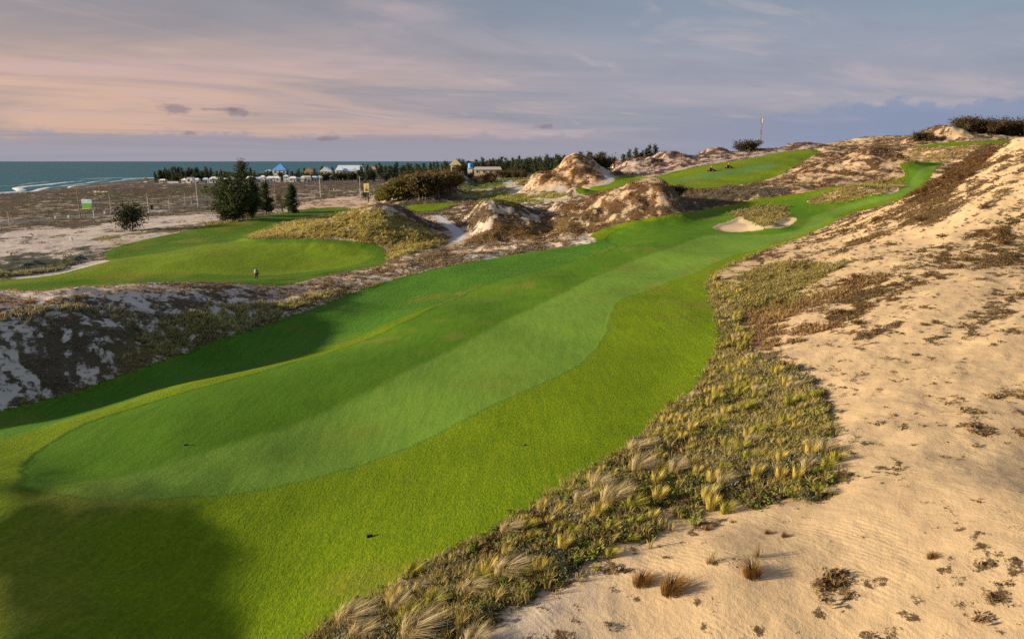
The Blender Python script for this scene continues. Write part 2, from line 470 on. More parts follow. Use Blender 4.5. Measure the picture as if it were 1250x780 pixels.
def ribbon(pts, widths, hf=None):
    """a path: pixel centre line plus width in metres -> closed outline on the ground"""
    q = smooth_line([(*p, ww) for p, ww in zip(pts, widths)], 6, False)
    x, y, z = ground(q[:, 0], q[:, 1], hf)
    C = np.stack([x, y], 1)
    for _ in range(3):
        C[1:-1] = (C[:-2] + 2 * C[1:-1] + C[2:]) / 4
    T = np.gradient(C, axis=0)
    T /= np.linalg.norm(T, axis=1)[:, None] + 1e-9
    Nn = np.stack([-T[:, 1], T[:, 0]], 1) * (q[:, 2:3] / 2)
    return np.concatenate([C + Nn, (C - Nn)[::-1]])


PATH1 = ribbon([(531, 263), (536, 266), (547, 274), (559, 284), (560, 291), (552, 299), (543, 306)], [1.9, 1.9, 2.0, 2.1, 2.2, 2.4, 2.6], land_low)
PATH2 = ribbon([(753, 199), (746, 204), (739, 210), (744, 217), (741, 223), (728, 227), (705, 230), (680, 230.5), (664, 229)], [3.2] * 9)
PATH3 = ribbon([(628, 220), (619, 223), (626, 228), (636, 230), (631, 234), (629, 238)], [3.2] * 6)
PATH4 = ribbon([(646, 243.8), (662, 243.6), (676, 244.6), (688, 246.5)], [2.6] * 4)
PATH5 = ribbon([(772, 214.5), (800, 214.5), (826, 207.5), (868, 199), (910, 192.6), (950, 185.3), (982, 182.4)], [3.4] * 7)
ROAD1 = ribbon([(-60, 277), (0, 273), (60, 268), (130, 261), (190, 255), (267, 248.5), (330, 246)], [6.0] * 7)
ROAD2 = ribbon([(120, 247), (178, 242.3), (222, 242.3), (270, 244), (330, 245)], [5.0] * 5)
ROAD3 = ribbon([(200, 225.5), (260, 223.8), (340, 222.6), (430, 221), (490, 219.5)], [7.0] * 5)


# ------------------------------------------------------------------ the land sheet: a fan of cells, finest where one stands close
th = np.radians(np.concatenate([np.arange(-76, -41, 0.7), np.arange(-41, 41, 0.085), np.arange(41, 76.1, 0.7)]))
lr = np.concatenate([np.arange(math.log(4.5), math.log(420), 0.0052), np.arange(math.log(420), math.log(7000), 0.012)])
NT_, NR = len(th), len(lr)
LR, TH = np.meshgrid(lr, th, indexing='ij')
GX, GY = (np.exp(LR) * np.sin(TH)).ravel(), (np.exp(LR) * np.cos(TH)).ravel()
RR = np.exp(LR).ravel()
GZ = land(GX, GY)

d_turf = np.maximum.reduce([inside_dist(TURF, GX, GY, 14), inside_dist(TURF2, GX, GY, 14), inside_dist(TURF3, GX, GY, 14), inside_dist(TURF4, GX, GY, 14), inside_dist(TURF5, GX, GY, 14)])
d_main = inside_dist(TURF, GX, GY, 14)
d_isl = np.maximum(inside_dist(ISLE_A, GX, GY, 8), inside_dist(ISLE_B, GX, GY, 8))
BUNKERS = [BUNK_A1, BUNK_A2, BUNK_B, BUNK2]
d_bunk = np.maximum.reduce([inside_dist(b, GX, GY, 8) for b in BUNKERS])
PATHS = [PATH1, PATH2, PATH3, PATH4, PATH5]
d_path = np.maximum.reduce([inside_dist(b, GX, GY, 10) for b in PATHS])
ROADS = [ROAD1, ROAD2, ROAD3]
d_road = np.maximum.reduce([inside_dist(b, GX, GY, 12) for b in ROADS])
is_bunk = d_bunk > 0
is_path = (d_path > 0) & ~is_bunk
is_road = (d_road > 0) & ~is_path
is_isl = (d_isl > 0) & ~is_bunk
is_turf = (d_turf > 0) & ~is_bunk & ~is_isl & ~is_path

d_p1 = inside_dist(PATH1, GX, GY, 7)
w_p1 = sstep(-6.5, -0.5, d_p1)
GZ = GZ + (land_low(GX, GY) - GZ) * w_p1
# relief finer than the survey points
cs = coast_s(GX, GY)
open_ = sstep(0, 5, -d_turf) * sstep(0, 3, -np.maximum(d_path, d_road)) * sstep(0, 2, -d_bunk) * sstep(20, 120, cs)
plain = sstep(-0.02, -0.16, TH.ravel()) * sstep(120, 200, RR)
amp = np.where(RR > 420, 0.3, 1.0) * (1 - 0.75 * plain)
rel = 1.5 * (fbm(GX, GY, 11, 3, 40) - 0.5) + 0.75 * (fbm(GX, GY, 3.4, 3, 60) - 0.5) + 0.16 * (fbm(GX, GY, 0.9, 2, 80) - 0.5)
nearsand = sstep(40, 22, RR)
rdn = sstep(0.15, 0.35, TH.ravel()) * sstep(115, 95, RR)
al0, pe0 = GX * 0.79 + GY * 0.61, -GX * 0.61 + GY * 0.79
rel = rel * (1 - rdn) + rdn * (1.1 * (fbm(al0 / 2.6, pe0, 6.5, 3, 501) - 0.5) + 0.34 * (fbm(al0 / 2.0, pe0, 1.9, 3, 511) - 0.5) + 0.05 * (fbm(GX, GY, 0.5, 2, 521) - 0.5))
rel = rel * (1 - 0.45 * nearsand) + 1.3 * (0.5 - np.abs(fbm(GX, GY, 7.5, 4, 77) - 0.5) * 2.4) * sstep(110, 150, RR) * sstep(420, 380, RR) * (1 - plain)
GZ = GZ + rel * amp * open_
GZ = GZ + 0.10 * (fbm(GX, GY, 1.6, 2, 90) - 0.3) * (d_isl > 0)
GZ = GZ + np.where(d_turf > 0, 1, 0) * sstep(0, 3, d_turf) * (1.0 * (fbm(GX, GY, 15, 2, 21) - 0.5) + 0.12 * (fbm(GX, GY, 5, 2, 31) - 0.5))
GZ = GZ - 0.32 * sstep(0, 1.6, d_bunk) * np.where(TH.ravel() < -0.2, 0.25, 1.0)                       # bunkers are scooped out
GZ = GZ + 0.05 * sstep(-0.25, 0.0, d_turf) * (~is_bunk)      # turf stands a little proud of the sand
HG = GZ.reshape(NR, NT_)


def height(x, y):
    """height of the finished land sheet"""
    x, y = np.asarray(x, float), np.asarray(y, float)
    l, t = _lp(x, y)
    fi = np.clip(np.interp(l, lr, np.arange(NR)), 0, NR - 1.001)
    fj = np.clip(np.interp(t, th, np.arange(NT_)), 0, NT_ - 1.001)
    i, j = fi.astype(int), fj.astype(int)
    a, b = fi - i, fj - j
    return HG[i, j] * (1 - a) * (1 - b) + HG[i + 1, j] * a * (1 - b) + HG[i, j + 1] * (1 - a) * b + HG[i + 1, j + 1] * a * b


def spot(u, v):
    """point of the finished land seen at a photo point"""
    x, y, z = ground([u], [v], lambda a, b: height(a, b))
    return float(x[0]), float(y[0]), float(z[0])


# ------------------------------------------------------------------ what grows where: sand colour, plant cover and its colour
def zone(pts, soft, n=4):
    return sstep(-soft, soft, inside_dist(outline(pts, n), GX, GY, soft + 1))


def lerp3(a, b, t):
    return a + (np.asarray(b, float) - a) * t[:, None]


N_ = len(GX)
az = TH.ravel()
warm = sstep(-0.05, 0.25, az + 0.10 * (fbm(GX, GY, 30, 2, 3) - 0.5))
sand = lerp3(np.tile([0.42, 0.37, 0.325], (N_, 1)), (0.545, 0.405, 0.245), warm)
sand = lerp3(sand, (0.46, 0.34, 0.21), sstep(0.45, 0.75, fbm(GX, GY, 7, 4, 9)) * 0.5)
big, mid_, fin = fbm(GX, GY, 11, 4, 101), fbm(GX, GY, 3.4, 4, 131), fbm(GX, GY, 1.1, 3, 151)
finer = fbm(GX, GY, 0.45, 3, 161)
nr = np.maximum(sstep(75, 35, RR) * (az > 0), 0.75 * sstep(150, 100, RR))
al, pe_ = GX * 0.79 + GY * 0.61, -GX * 0.61 + GY * 0.79
pat = (0.32 - 0.10 * nr) * big + (0.40 - 0.08 * nr) * mid_ + (0.28 + 0.0 * nr) * fin + 0.18 * nr * finer                 # about 0.3 .. 0.7
cov = np.full(N_, 0.45)                                     # how much of the ground is grown over
vcol = np.tile([0.085, 0.055, 0.035], (N_, 1))              # its colour


def paint(wt, cover=None, colour=None, sandc=None):
    global cov, vcol, sand
    if cover is not None:
        cov = cov + (cover - cov) * wt
    if colour is not None:
        vcol = lerp3(vcol, colour, wt)
    if sandc is not None:
        sand = lerp3(sand, sandc, wt)


wp = sstep(0.02, -0.10, az) * sstep(110, 150, RR)
paint(wp, 0.70, (0.080, 0.066, 0.046), (0.40, 0.335, 0.285))
paint(sstep(380, 480, RR) * sstep(0.1, -0.05, az), 0.78, (0.080, 0.062, 0.052))
paint(zone([(-60, 285), (0, 283), (130, 273), (200, 264), (268, 262), (290, 272), (180, 290), (110, 303), (40, 330), (-60, 335)], 5), 0.36, (0.10, 0.085, 0.07), (0.50, 0.44, 0.41))
paint(zone([(-60, 320), (0, 312), (70, 305), (150, 296), (140, 305), (110, 316), (60, 332), (-60, 342)], 3), 0.66, (0.055, 0.062, 0.045))
paint(zone([(100, 292), (200, 280), (290, 268), (300, 274), (200, 290), (140, 302)], 3), 0.6, (0.19, 0.155, 0.065))
paint(zone([(0, 252), (130, 246), (260, 236), (300, 228), (200, 228), (60, 240), (0, 246)], 14), 0.82, (0.068, 0.060, 0.040))
paint(zone([(370, 246), (480, 238), (480, 247), (380, 262), (340, 262)], 6), 0.40, None, (0.50, 0.38, 0.30))
# ridge between the two holes
paint(zone([(-60, 350), (0, 352), (150, 345), (330, 347), (470, 318), (560, 302), (705, 291), (735, 296), (600, 317), (500, 337), (400, 367), (300, 406), (120, 471), (-60, 515)], 1.5), 0.57, (0.095, 0.080, 0.062), (0.50, 0.475, 0.45))
paint(zone([(-60, 360), (0, 362), (90, 360), (130, 375), (90, 430), (30, 470), (-60, 500)], 4), 0.55, (0.080, 0.072, 0.056))
paint(zone([(-60, 354), (0, 355), (150, 347), (330, 348), (470, 319), (470, 326), (340, 358), (230, 360), (100, 366), (-60, 372)], 2), 0.42, (0.13, 0.085, 0.05), (0.52, 0.47, 0.42))
paint(zone([(140, 442), (200, 400), (260, 378), (350, 368), (420, 350), (400, 364), (300, 402), (200, 436)], 2), 0.74, (0.115, 0.110, 0.045))
paint(zone([(330, 349), (470, 320), (560, 303), (690, 291), (690, 298), (560, 315), (430, 347), (360, 360)], 2), 0.52, (0.12, 0.09, 0.06), (0.55, 0.43, 0.33))
# grassed dune beyond the second hole
paint(zone([(296, 293), (340, 275), (400, 262), (440, 256), (500, 262), (545, 275), (540, 300), (475, 318), (474, 303), (440, 296), (380, 292)], 3), 0.78, (0.21, 0.175, 0.060), (0.46, 0.36, 0.26))
paint(zone([(455, 250), (490, 255), (540, 270), (535, 285), (500, 272), (470, 262)], 2), 0.56, (0.075, 0.055, 0.045))
# brown heath either side of the cart path, knolls
paint(zone([(545, 275), (640, 268), (740, 262), (830, 255), (770, 270), (720, 287), (640, 294), (565, 300)], 3), 0.74, (0.125, 0.080, 0.036))
paint(zone([(540, 262), (560, 248), (600, 245), (660, 256), (660, 268), (600, 275), (560, 275)], 3), 0.58, (0.085, 0.055, 0.032), (0.45, 0.39, 0.34))
paint(zone([(680, 258), (730, 235), (795, 221), (830, 238), (835, 256), (760, 262), (690, 266)], 3), 0.60, (0.110, 0.062, 0.028), (0.45, 0.345, 0.25))
paint(zone([(822, 232), (880, 230), (960, 226), (1000, 229), (960, 238), (900, 247), (840, 256)], 3), 0.86, (0.090, 0.072, 0.048))
paint(zone([(625, 226), (660, 205), (700, 188), (745, 222), (720, 228), (660, 230)], 4), 0.58, (0.120, 0.066, 0.028), (0.47, 0.33, 0.215))
paint(zone([(730, 214), (800, 180), (900, 178), (990, 170), (1000, 183), (900, 196), (800, 213)], 6), 0.60, (0.085, 0.053, 0.040), (0.40, 0.315, 0.275))
paint(zone([(930, 222), (985, 195), (1050, 183), (1104, 214), (1040, 226), (980, 236)], 4), 0.54, (0.095, 0.055, 0.028), (0.47, 0.34, 0.22))
paint(zone([(1000, 190), (1060, 176), (1130, 153), (1160, 165), (1115, 182), (1100, 200)], 5), 0.60, (0.085, 0.053, 0.028), (0.43, 0.31, 0.20))
paint(zone([(1090, 200), (1115, 184), (1200, 180), (1215, 188), (1150, 200), (1110, 200)], 3), 0.66, (0.20, 0.14, 0.06))
# rough greens far on the left
paint(zone([(560, 238), (600, 226), (650, 214), (640, 226), (620, 240), (580, 246)], 5), 0.62, (0.16, 0.155, 0.045))
paint(zone([(565, 226), (620, 219), (625, 224), (570, 232)], 4), 0.9, (0.070, 0.105, 0.030))
paint(zone([(580, 241), (625, 238), (690, 240), (640, 250), (600, 248)], 3), 0.80, (0.15, 0.16, 0.035))
# great dune on the right
RDUNE = zone([(940, 310), (1007, 283), (1060, 266), (1130, 236), (1180, 204), (1260, 165), (1500, 120), (1500, 950), (560, 950), (700, 760), (800, 660), (1000, 620), (1010, 500), (960, 430), (900, 370)], 2.0)
paint(RDUNE, 0.21, (0.105, 0.072, 0.038))
paint(zone([(930, 330), (1060, 268), (1250, 180), (1300, 180), (1300, 400), (1150, 430), (1020, 440), (930, 430)], 4) * RDUNE, 0.44)
paint(zone([(880, 330), (960, 320), (1040, 318), (1000, 350), (960, 400), (930, 440), (890, 440), (882, 390), (870, 350)], 1.5), 0.66, (0.150, 0.125, 0.045))
paint(zone([(905, 385), (960, 372), (1020, 350), (1080, 330), (1140, 330), (1060, 380), (1000, 410), (940, 440), (900, 430)], 1.5), 0.56, (0.150, 0.090, 0.050))
paint(zone([(1010, 380), (1090, 335), (1180, 290), (1270, 245), (1270, 262), (1190, 310), (1110, 352), (1030, 395)], 1.2), 0.56, (0.085, 0.058, 0.026))
paint(zone([(900, 322), (1007, 279), (1060, 264), (1080, 270), (1000, 300), (930, 325)], 1.2), 0.50, (0.09, 0.056, 0.026))
paint(zone([(1118, 238), (1135, 222), (1180, 190), (1230, 170), (1225, 182), (1185, 215), (1150, 240), (1110, 250)], 2.0), 0.78, (0.075, 0.042, 0.020))
paint(zone([(1000, 640), (1300, 560), (1300, 680), (1090, 690), (960, 700), (860, 770), (840, 740)], 1.0), 0.12)
paint(zone([(1040, 690), (1300, 680), (1300, 800), (900, 800)], 1.0), 0.36)
paint(zone([(1130, 430), (1300, 380), (1300, 540), (1160, 520)], 1.0), 0.44)
# the belt of wild grass between fairway and dune
BELT_PX = [(868, 345), (900, 350), (905, 400), (920, 440), (985, 470), (1010, 520), (1020, 600), (960, 615), (880, 622), (800, 660), (720, 700), (640, 745), (560, 800), (380, 800), (420, 752), (470, 722), (520, 692), (580, 662), (640, 627), (700, 587), (760, 552), (830, 488), (855, 470), (878, 430), (882, 400)]
BELT = outline(BELT_PX, 4)
belt = sstep(-0.7, 0.9, inside_dist(BELT, GX, GY, 3))
paint(belt, 0.74, (0.085, 0.068, 0.030), (0.36, 0.25, 0.14))
paint(zone([(560, 800), (600, 742), (700, 700), (760, 690), (700, 740), (660, 800)], 0.6), 0.50, (0.10, 0.062, 0.032))
paint(is_isl.astype(float), 0.80, (0.155, 0.130, 0.050))
pathside = sstep(2.2, 0.2, np.abs(d_path)) * (d_path < 0)
paint(pathside * 0.8, 0.25, None, None)
pat_s = 0.30 * fbm(al / 3.2, pe_, 6, 4, 401) + 0.34 * fbm(al / 2.6, pe_, 2.2, 4, 411) + 0.24 * fin + 0.24 * finer - 0.06
pat = pat + (pat_s - pat) * RDUNE * (1 - belt) * sstep(26, 38, RR)
pat_n = 0.485 + 1.0 * (0.16 * mid_ + 0.38 * fin + 0.46 * finer - 0.5)
pat = pat + (pat_n - pat) * RDUNE * (1 - belt) * sstep(38, 28, RR) * 0.85
ridge0 = (az < 0.10) * (RR > 36) * (RR < 140) * (TH.ravel() > -0.8)
pat_r = 0.5 + 1.35 * (0.10 * big + 0.22 * fbm(GX, GY, 2.0, 4, 421) + 0.34 * fin + 0.34 * finer - 0.5)
pat = np.where(ridge0 > 0, pat_r, pat)
pat_m = 0.26 * fbm(GX, GY, 7, 3, 431) + 0.42 * fbm(GX, GY, 2.6, 4, 441) + 0.36 * fin - 0.02
mids = sstep(105, 120, RR) * sstep(430, 400, RR) * sstep(-0.40, -0.30, az)
pat = pat + (pat_m - pat) * mids
cover_amt = np.clip(0.5 + (cov - 0.5) * 1.0 + (pat - 0.5) * 2.1, 0, 1)      # >0.5 means grown over

vvar = (0.72 + 0.56 * fbm(GX, GY, 2.2, 3, 171))[:, None]
hue = fbm(GX, GY, 5.5, 3, 181)
vcol = vcol * vvar * np.stack([0.88 + 0.24 * hue, np.ones(N_), 1.12 - 0.24 * hue], 1)

# turf colours: mown fairway in two directions, rough, worn patches, and some painted shade
df, dp = [inside_dist(q_, GX, GY, 3) + 0.35 * (fbm(GX, GY, 0.8, 3, 191) - 0.5) for q_ in (FAIRWAY, PALE)]
tcol = np.tile([0.130, 0.205, 0.0035], (N_, 1))
tcol = lerp3(tcol, (0.074, 0.170, 0.0070), sstep(-0.12, 0.12, df))
tcol = lerp3(tcol, (0.126, 0.236, 0.028), sstep(-0.6, 0.6, dp))
lee_shade = sstep(-1.0, 1.0, inside_dist(outline([(-160, 560), (0, 533), (110, 503), (230, 465), (340, 440), (470, 396), (520, 379), (600, 349), (680, 326), (738, 308), (742, 292), (600, 310), (480, 338), (300, 400), (120, 466), (-160, 545)]), GX, GY, 3))
tcol = lerp3(tcol, (0.062, 0.170, 0.014), lee_shade)  # rough in the hollow, painted deeper green to add to its shade
tcol = lerp3(tcol, (0.070, 0.150, 0.0075), (inside_dist(TURF2, GX, GY, 2) > -0.5) * 1.0)  # darker green stands for shade on slopes turned from the sun
ds2 = inside_dist(STRIP2, GX, GY, 6)
tcol = lerp3(tcol, (0.135, 0.215, 0.010), sstep(-1, 1, ds2))
tcol = lerp3(tcol, (0.105, 0.21, 0.040), sstep(-1, 1, inside_dist(GREEN3, GX, GY, 6)))
edge_line = np.exp(-(df / 0.16) ** 2) * sstep(90, 50, RR)
tcol = lerp3(tcol, (0.05, 0.085, 0.008), edge_line * 0.35)
worn = sstep(0.60, 0.80, fbm(GX, GY, 9, 4, 201)) * (0.35 + 0.65 * (df < 0))
tcol = lerp3(tcol, (0.175, 0.175, 0.022), worn * 0.55)
turf_rough = 1 - sstep(-0.1, 0.3, df)
wear = sstep(0.55, 0.8, fbm(GX, GY, 2.3, 4, 215)) * sstep(0.45, 0.65, fbm(GX, GY, 12, 2, 217))
tcol = lerp3(tcol, (0.17, 0.165, 0.03), wear * 0.5)
tcol = tcol * (0.90 + 0.2 * fbm(GX, GY, 3.0, 4, 211))[:, None]
bcol = lerp3(np.tile([0.47, 0.365, 0.24], (N_, 1)), (0.50, 0.455, 0.40), (az < -0.2) * 1.0) * (0.93 + 0.14 * fbm(GX, GY, 2, 3, 221))[:, None]
pcol = lerp3(np.tile([0.42, 0.42, 0.41], (N_, 1)), (0.42, 0.31, 0.21), sstep(0.45, 0.6, fbm(GX, GY, 9, 2, 231)) * 0.6)
dP1 = inside_dist(PATH1, GX, GY, 4)
pcol = lerp3(pcol, (0.36, 0.25, 0.15), (dP1 > 0) * sstep(139, 135, RR))
pcol = lerp3(pcol, (0.42, 0.46, 0.50), (dP1 > 0) * sstep(137, 141, RR))
pcol = lerp3(pcol, (0.42, 0.34, 0.26), (inside_dist(PATH5, GX, GY, 4) > 0) * 1.0)


# ------------------------------------------------------------------ materials
def new_mat(name):
    m = bpy.data.materials.new(name)
    m.use_nodes = True
    m.node_tree.nodes.clear()
    t = NT(m.node_tree)
    out = t.add('ShaderNodeOutputMaterial')
    b = t.add('ShaderNodeBsdfPrincipled')
    t.link(b.outputs[0], out.inputs[0])
    b.inputs['Roughness'].default_value = 0.9
    b.inputs['Specular IOR Level'].default_value = 0.15
    return m, t, b


def bump(t, b, h, strength, dist):
    nd = t.add('ShaderNodeBump')
    nd.inputs['Strength'].default_value = strength
    nd.inputs['Distance'].default_value = dist
    t.link(h, nd.inputs['Height'])
    t.link(nd.outputs[0], b.inputs['Normal'])


def mat_ground():
    m, t, b = new_mat('dune_ground')
    g = t.add('ShaderNodeNewGeometry')
    pos = g.outputs['Position']
    s = t.add('ShaderNodeAttribute', attribute_name='sand')
    v = t.add('ShaderNodeAttribute', attribute_name='veg')
    c_ = t.add('ShaderNodeAttribute', attribute_name='cover')
    n1 = t.noise(pos, 2.4, 6, 0.68)
    n2 = t.noise(pos, 13.0, 4, 0.6)
    n3 = t.noise(pos, 0.35, 4, 0.6)
    f = t.math('ADD', c_.outputs['Fac'], t.math('MULTIPLY', t.math('SUBTRACT', n1, 0.5), 0.9))
    f = t.math('ADD', f, t.math('MULTIPLY', t.math('SUBTRACT', n2, 0.5), 0.45))
    mk = t.ramp(f, 0.47, 0.62)
    sc = t.mix(1.0, s.outputs['Color'], t.mix(t.ramp(n3, 0.3, 0.7), (0.86, 0.85, 0.86), (1.10, 1.09, 1.06)), 'MULTIPLY')
    sc = t.mix(1.0, sc, t.mix(n2, (0.88, 0.88, 0.88), (1.12, 1.12, 1.12)), 'MULTIPLY')
    vc = t.mix(1.0, v.outputs['Color'], t.mix(t.ramp(n2, 0.3, 0.7), (0.55, 0.55, 0.55), (1.5, 1.5, 1.5)), 'MULTIPLY')
    t.link(t.mix(mk, sc, vc), b.inputs['Base Color'])
    wv = t.add('ShaderNodeTexWave', wave_type='BANDS', bands_direction='X')
    wv.inputs['Scale'].default_value = 1.5
    wv.inputs['Distortion'].default_value = 7.0
    wv.inputs['Detail'].default_value = 3.0
    wv.inputs['Detail Scale'].default_value = 0.6
    t.link(t.mapping(pos, (1, 1, 0.3), (0, 0, math.radians(-35))), wv.inputs['Vector'])
    rip = t.math('MULTIPLY', wv.outputs['Fac'], t.math('MULTIPLY', t.ramp(n3, 0.45, 0.65), 0.045))
    hh = t.math('ADD', t.math('ADD', t.math('MULTIPLY', n1, 0.5), rip), t.math('MULTIPLY', n2, t.math('MULTIPLY_ADD', mk, 0.5, 0.05)))
    bump(t, b, hh, 0.75, 0.16)
    return m


def mat_turf():
    m, t, b = new_mat('mown_turf')
    g = t.add('ShaderNodeNewGeometry')
    pos = g.outputs['Position']
    a = t.add('ShaderNodeAttribute', attribute_name='sand')
    n1 = t.noise(pos, 26.0, 4, 0.7)
    rgh = t.add('ShaderNodeAttribute', attribute_name='cover').outputs['Fac']
    n2 = t.noise(t.mapping(pos, (2.6, 0.35, 1), (0, 0, math.radians(28))), 1.0, 5, 0.65)
    n3 = t.noise(pos, 3.2, 5, 0.7)
    n4 = t.noise(t.mapping(pos, (9, 4, 1), (0, 0, math.radians(28))), 1.0, 3, 0.75)
    c_ = t.mix(1.0, a.outputs['Color'], t.mix(t.ramp(n1, 0.25, 0.75), (0.84, 0.86, 0.8), (1.16, 1.13, 1.2)), 'MULTIPLY')
    c_ = t.mix(1.0, c_, t.mix(t.ramp(n2, 0.3, 0.7), (0.84, 0.90, 0.9), (1.15, 1.09, 1.1)), 'MULTIPLY')
    c_ = t.mix(1.0, c_, t.mix(t.ramp(n3, 0.3, 0.7), (0.90, 0.93, 0.9), (1.10, 1.06, 1.1)), 'MULTIPLY')
    t.link(c_, b.inputs['Base Color'])
    c_ = t.mix(t.math('MULTIPLY_ADD', rgh, 0.75, 0.25), c_, t.mix(t.ramp(n4, 0.3, 0.7), (0.76, 0.80, 0.7), (1.22, 1.16, 1.2)), 'MULTIPLY')
    b.inputs['Specular IOR Level'].default_value = 0.1
    t.link(c_, b.inputs['Base Color'])
    bump(t, b, t.math('ADD', t.math('MULTIPLY', t.math('ADD', n1, t.math('MULTIPLY', n4, 2.2)), t.math('MULTIPLY_ADD', rgh, 1.5, 0.35)), t.math('MULTIPLY', n3, 0.9)), 0.5, 0.055)
    return m


def mat_attr(name, noise_scale, lo, hi, bs, bd, rough=0.9):
    m, t, b = new_mat(name)
    g = t.add('ShaderNodeNewGeometry')
    a = t.add('ShaderNodeAttribute', attribute_name='sand')
    n1 = t.noise(g.outputs['Position'], noise_scale, 5, 0.65)
    t.link(t.mix(1.0, a.outputs['Color'], t.mix(n1, (lo,) * 3, (hi,) * 3), 'MULTIPLY'), b.inputs['Base Color'])
    b.inputs['Roughness'].default_value = rough
    bump(t, b, n1, bs, bd)
    return m


def mat_flat(name, colour, rough=0.7, scale=3.0, var=0.25, spec=0.3, bs=0.2, metal=0.0):
    """a plain painted, weathered or woven surface with slight wear"""
    m, t, b = new_mat(name)
    tcx = t.add('ShaderNodeTexCoord')
    n1 = t.noise(tcx.outputs['Object'], scale, 5, 0.65)
    t.link(t.mix(1.0, (*colour, 1), t.mix(n1, (1 - var,) * 3, (1 + var,) * 3), 'MULTIPLY'), b.inputs['Base Color'])
    b.inputs['Roughness'].default_value = rough
    b.inputs['Specular IOR Level'].default_value = spec
    b.inputs['Metallic'].default_value = metal
    bump(t, b, n1, bs, 0.02)
    return m


def mat_leaf(name, tr=0.35):
    m, t, b = new_mat(name)
    a = t.add('ShaderNodeAttribute', attribute_name='tint')
    t.link(a.outputs['Color'], b.inputs['Base Color'])
    b.inputs['Roughness'].default_value = 0.75
    b.inputs['Specular IOR Level'].default_value = 0.12
    d = t.add('ShaderNodeBsdfTranslucent')
    t.link(a.outputs['Color'], d.inputs[0])
    mx = t.add('ShaderNodeMixShader')
    mx.inputs[0].default_value = tr
    t.link(b.outputs[0], mx.inputs[1])
    t.link(d.outputs[0], mx.inputs[2])
    out = [n for n in t.n if n.type == 'OUTPUT_MATERIAL'][0]
    t.link(mx.outputs[0], out.inputs[0])
    return m


MG, MT = mat_ground(), mat_turf()
MB_ = mat_attr('bunker_sand', 5.0, 0.86, 1.12, 0.3, 0.05)
MP_ = mat_attr('path_concrete', 2.0, 0.8, 1.15, 0.3, 0.02)
MLEAF = mat_leaf('plant_leaf')


# ------------------------------------------------------------------ mesh helpers
def tag(o, label=None, cat=None, group=None, kind=None):
    for k, v in (('label', label), ('category', cat), ('group', group), ('kind', kind)):
        if v:
            o[k] = v
    return o


def np_mesh(name, V, faces, colours=None, smooth=False):
    """mesh straight from arrays; faces is (n,3) or (n,4); colours a dict of per vertex arrays"""
    me = bpy.data.meshes.new(name)
    V = np.ascontiguousarray(V, np.float32)
    faces = np.ascontiguousarray(faces, np.int32)
    k = faces.shape[1]
    me.vertices.add(len(V))
    me.vertices.foreach_set('co', V.ravel())
    me.loops.add(faces.size)
    me.loops.foreach_set('vertex_index', faces.ravel())
    me.polygons.add(len(faces))
    me.polygons.foreach_set('loop_start', np.arange(0, faces.size, k, dtype=np.int32))
    me.polygons.foreach_set('loop_total', np.full(len(faces), k, np.int32))
    me.polygons.foreach_set('use_smooth', np.full(len(faces), smooth, bool))
    me.update(calc_edges=True)
    for nm, arr in (colours or {}).items():
        if arr.ndim == 2:
            at = me.attributes.new(nm, 'FLOAT_COLOR', 'POINT')
            a4 = np.ones((len(V), 4), np.float32)
            a4[:, :3] = arr
            at.data.foreach_set('color', a4.ravel())
        else:
            at = me.attributes.new(nm, 'FLOAT', 'POINT')
            at.data.foreach_set('value', arr.astype(np.float32))
    return me


def link(me, name, mat=None, parent=None, loc=None):
    if mat and not me.materials:
        me.materials.append(mat)
    o = bpy.data.objects.new(name, me)
    COL.objects.link(o)
    if parent:
        o.parent = parent
    if loc is not None:
        o.location = loc
    return o


ii = (np.arange(NR - 1)[:, None] * NT_ + np.arange(NT_ - 1)).ravel()
QUADS = np.stack([ii, ii + 1, ii + NT_ + 1, ii + NT_], 1)


def face_share(mask):
    return mask[QUADS].sum(1) >= 2


f_b, f_p, f_r = face_share(is_bunk), face_share(is_path), face_share(is_road)
f_t = face_share(is_turf) & ~f_b & ~f_p
f_r &= ~f_p
f_g = ~(f_b | f_p | f_r | f_t)
VALL = np.stack([GX, GY, GZ], 1)


def sheet(name, fmask, cols, mat):
    q = QUADS[fmask]
    used, inv = np.unique(q, return_inverse=True)
    me = np_mesh(name, VALL[used], inv.reshape(-1, 4), {k: a[used] for k, a in cols.items()}, True)
    return tag(link(me, name, mat), kind='structure')


rcol = np.tile([0.105, 0.115, 0.135], (N_, 1))
sheet('dune_ground', f_g, {'sand': sand, 'veg': vcol, 'cover': cover_amt}, MG)
main_f = face_share(d_main > -0.001)
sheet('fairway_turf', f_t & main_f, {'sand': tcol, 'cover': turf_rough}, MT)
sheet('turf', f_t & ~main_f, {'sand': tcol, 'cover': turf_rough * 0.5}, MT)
sheet('bunker_sand', f_b, {'sand': bcol}, MB_)
sheet('cart_path', f_p, {'sand': pcol}, MP_)
sheet('road', f_r, {'sand': rcol}, MP_)

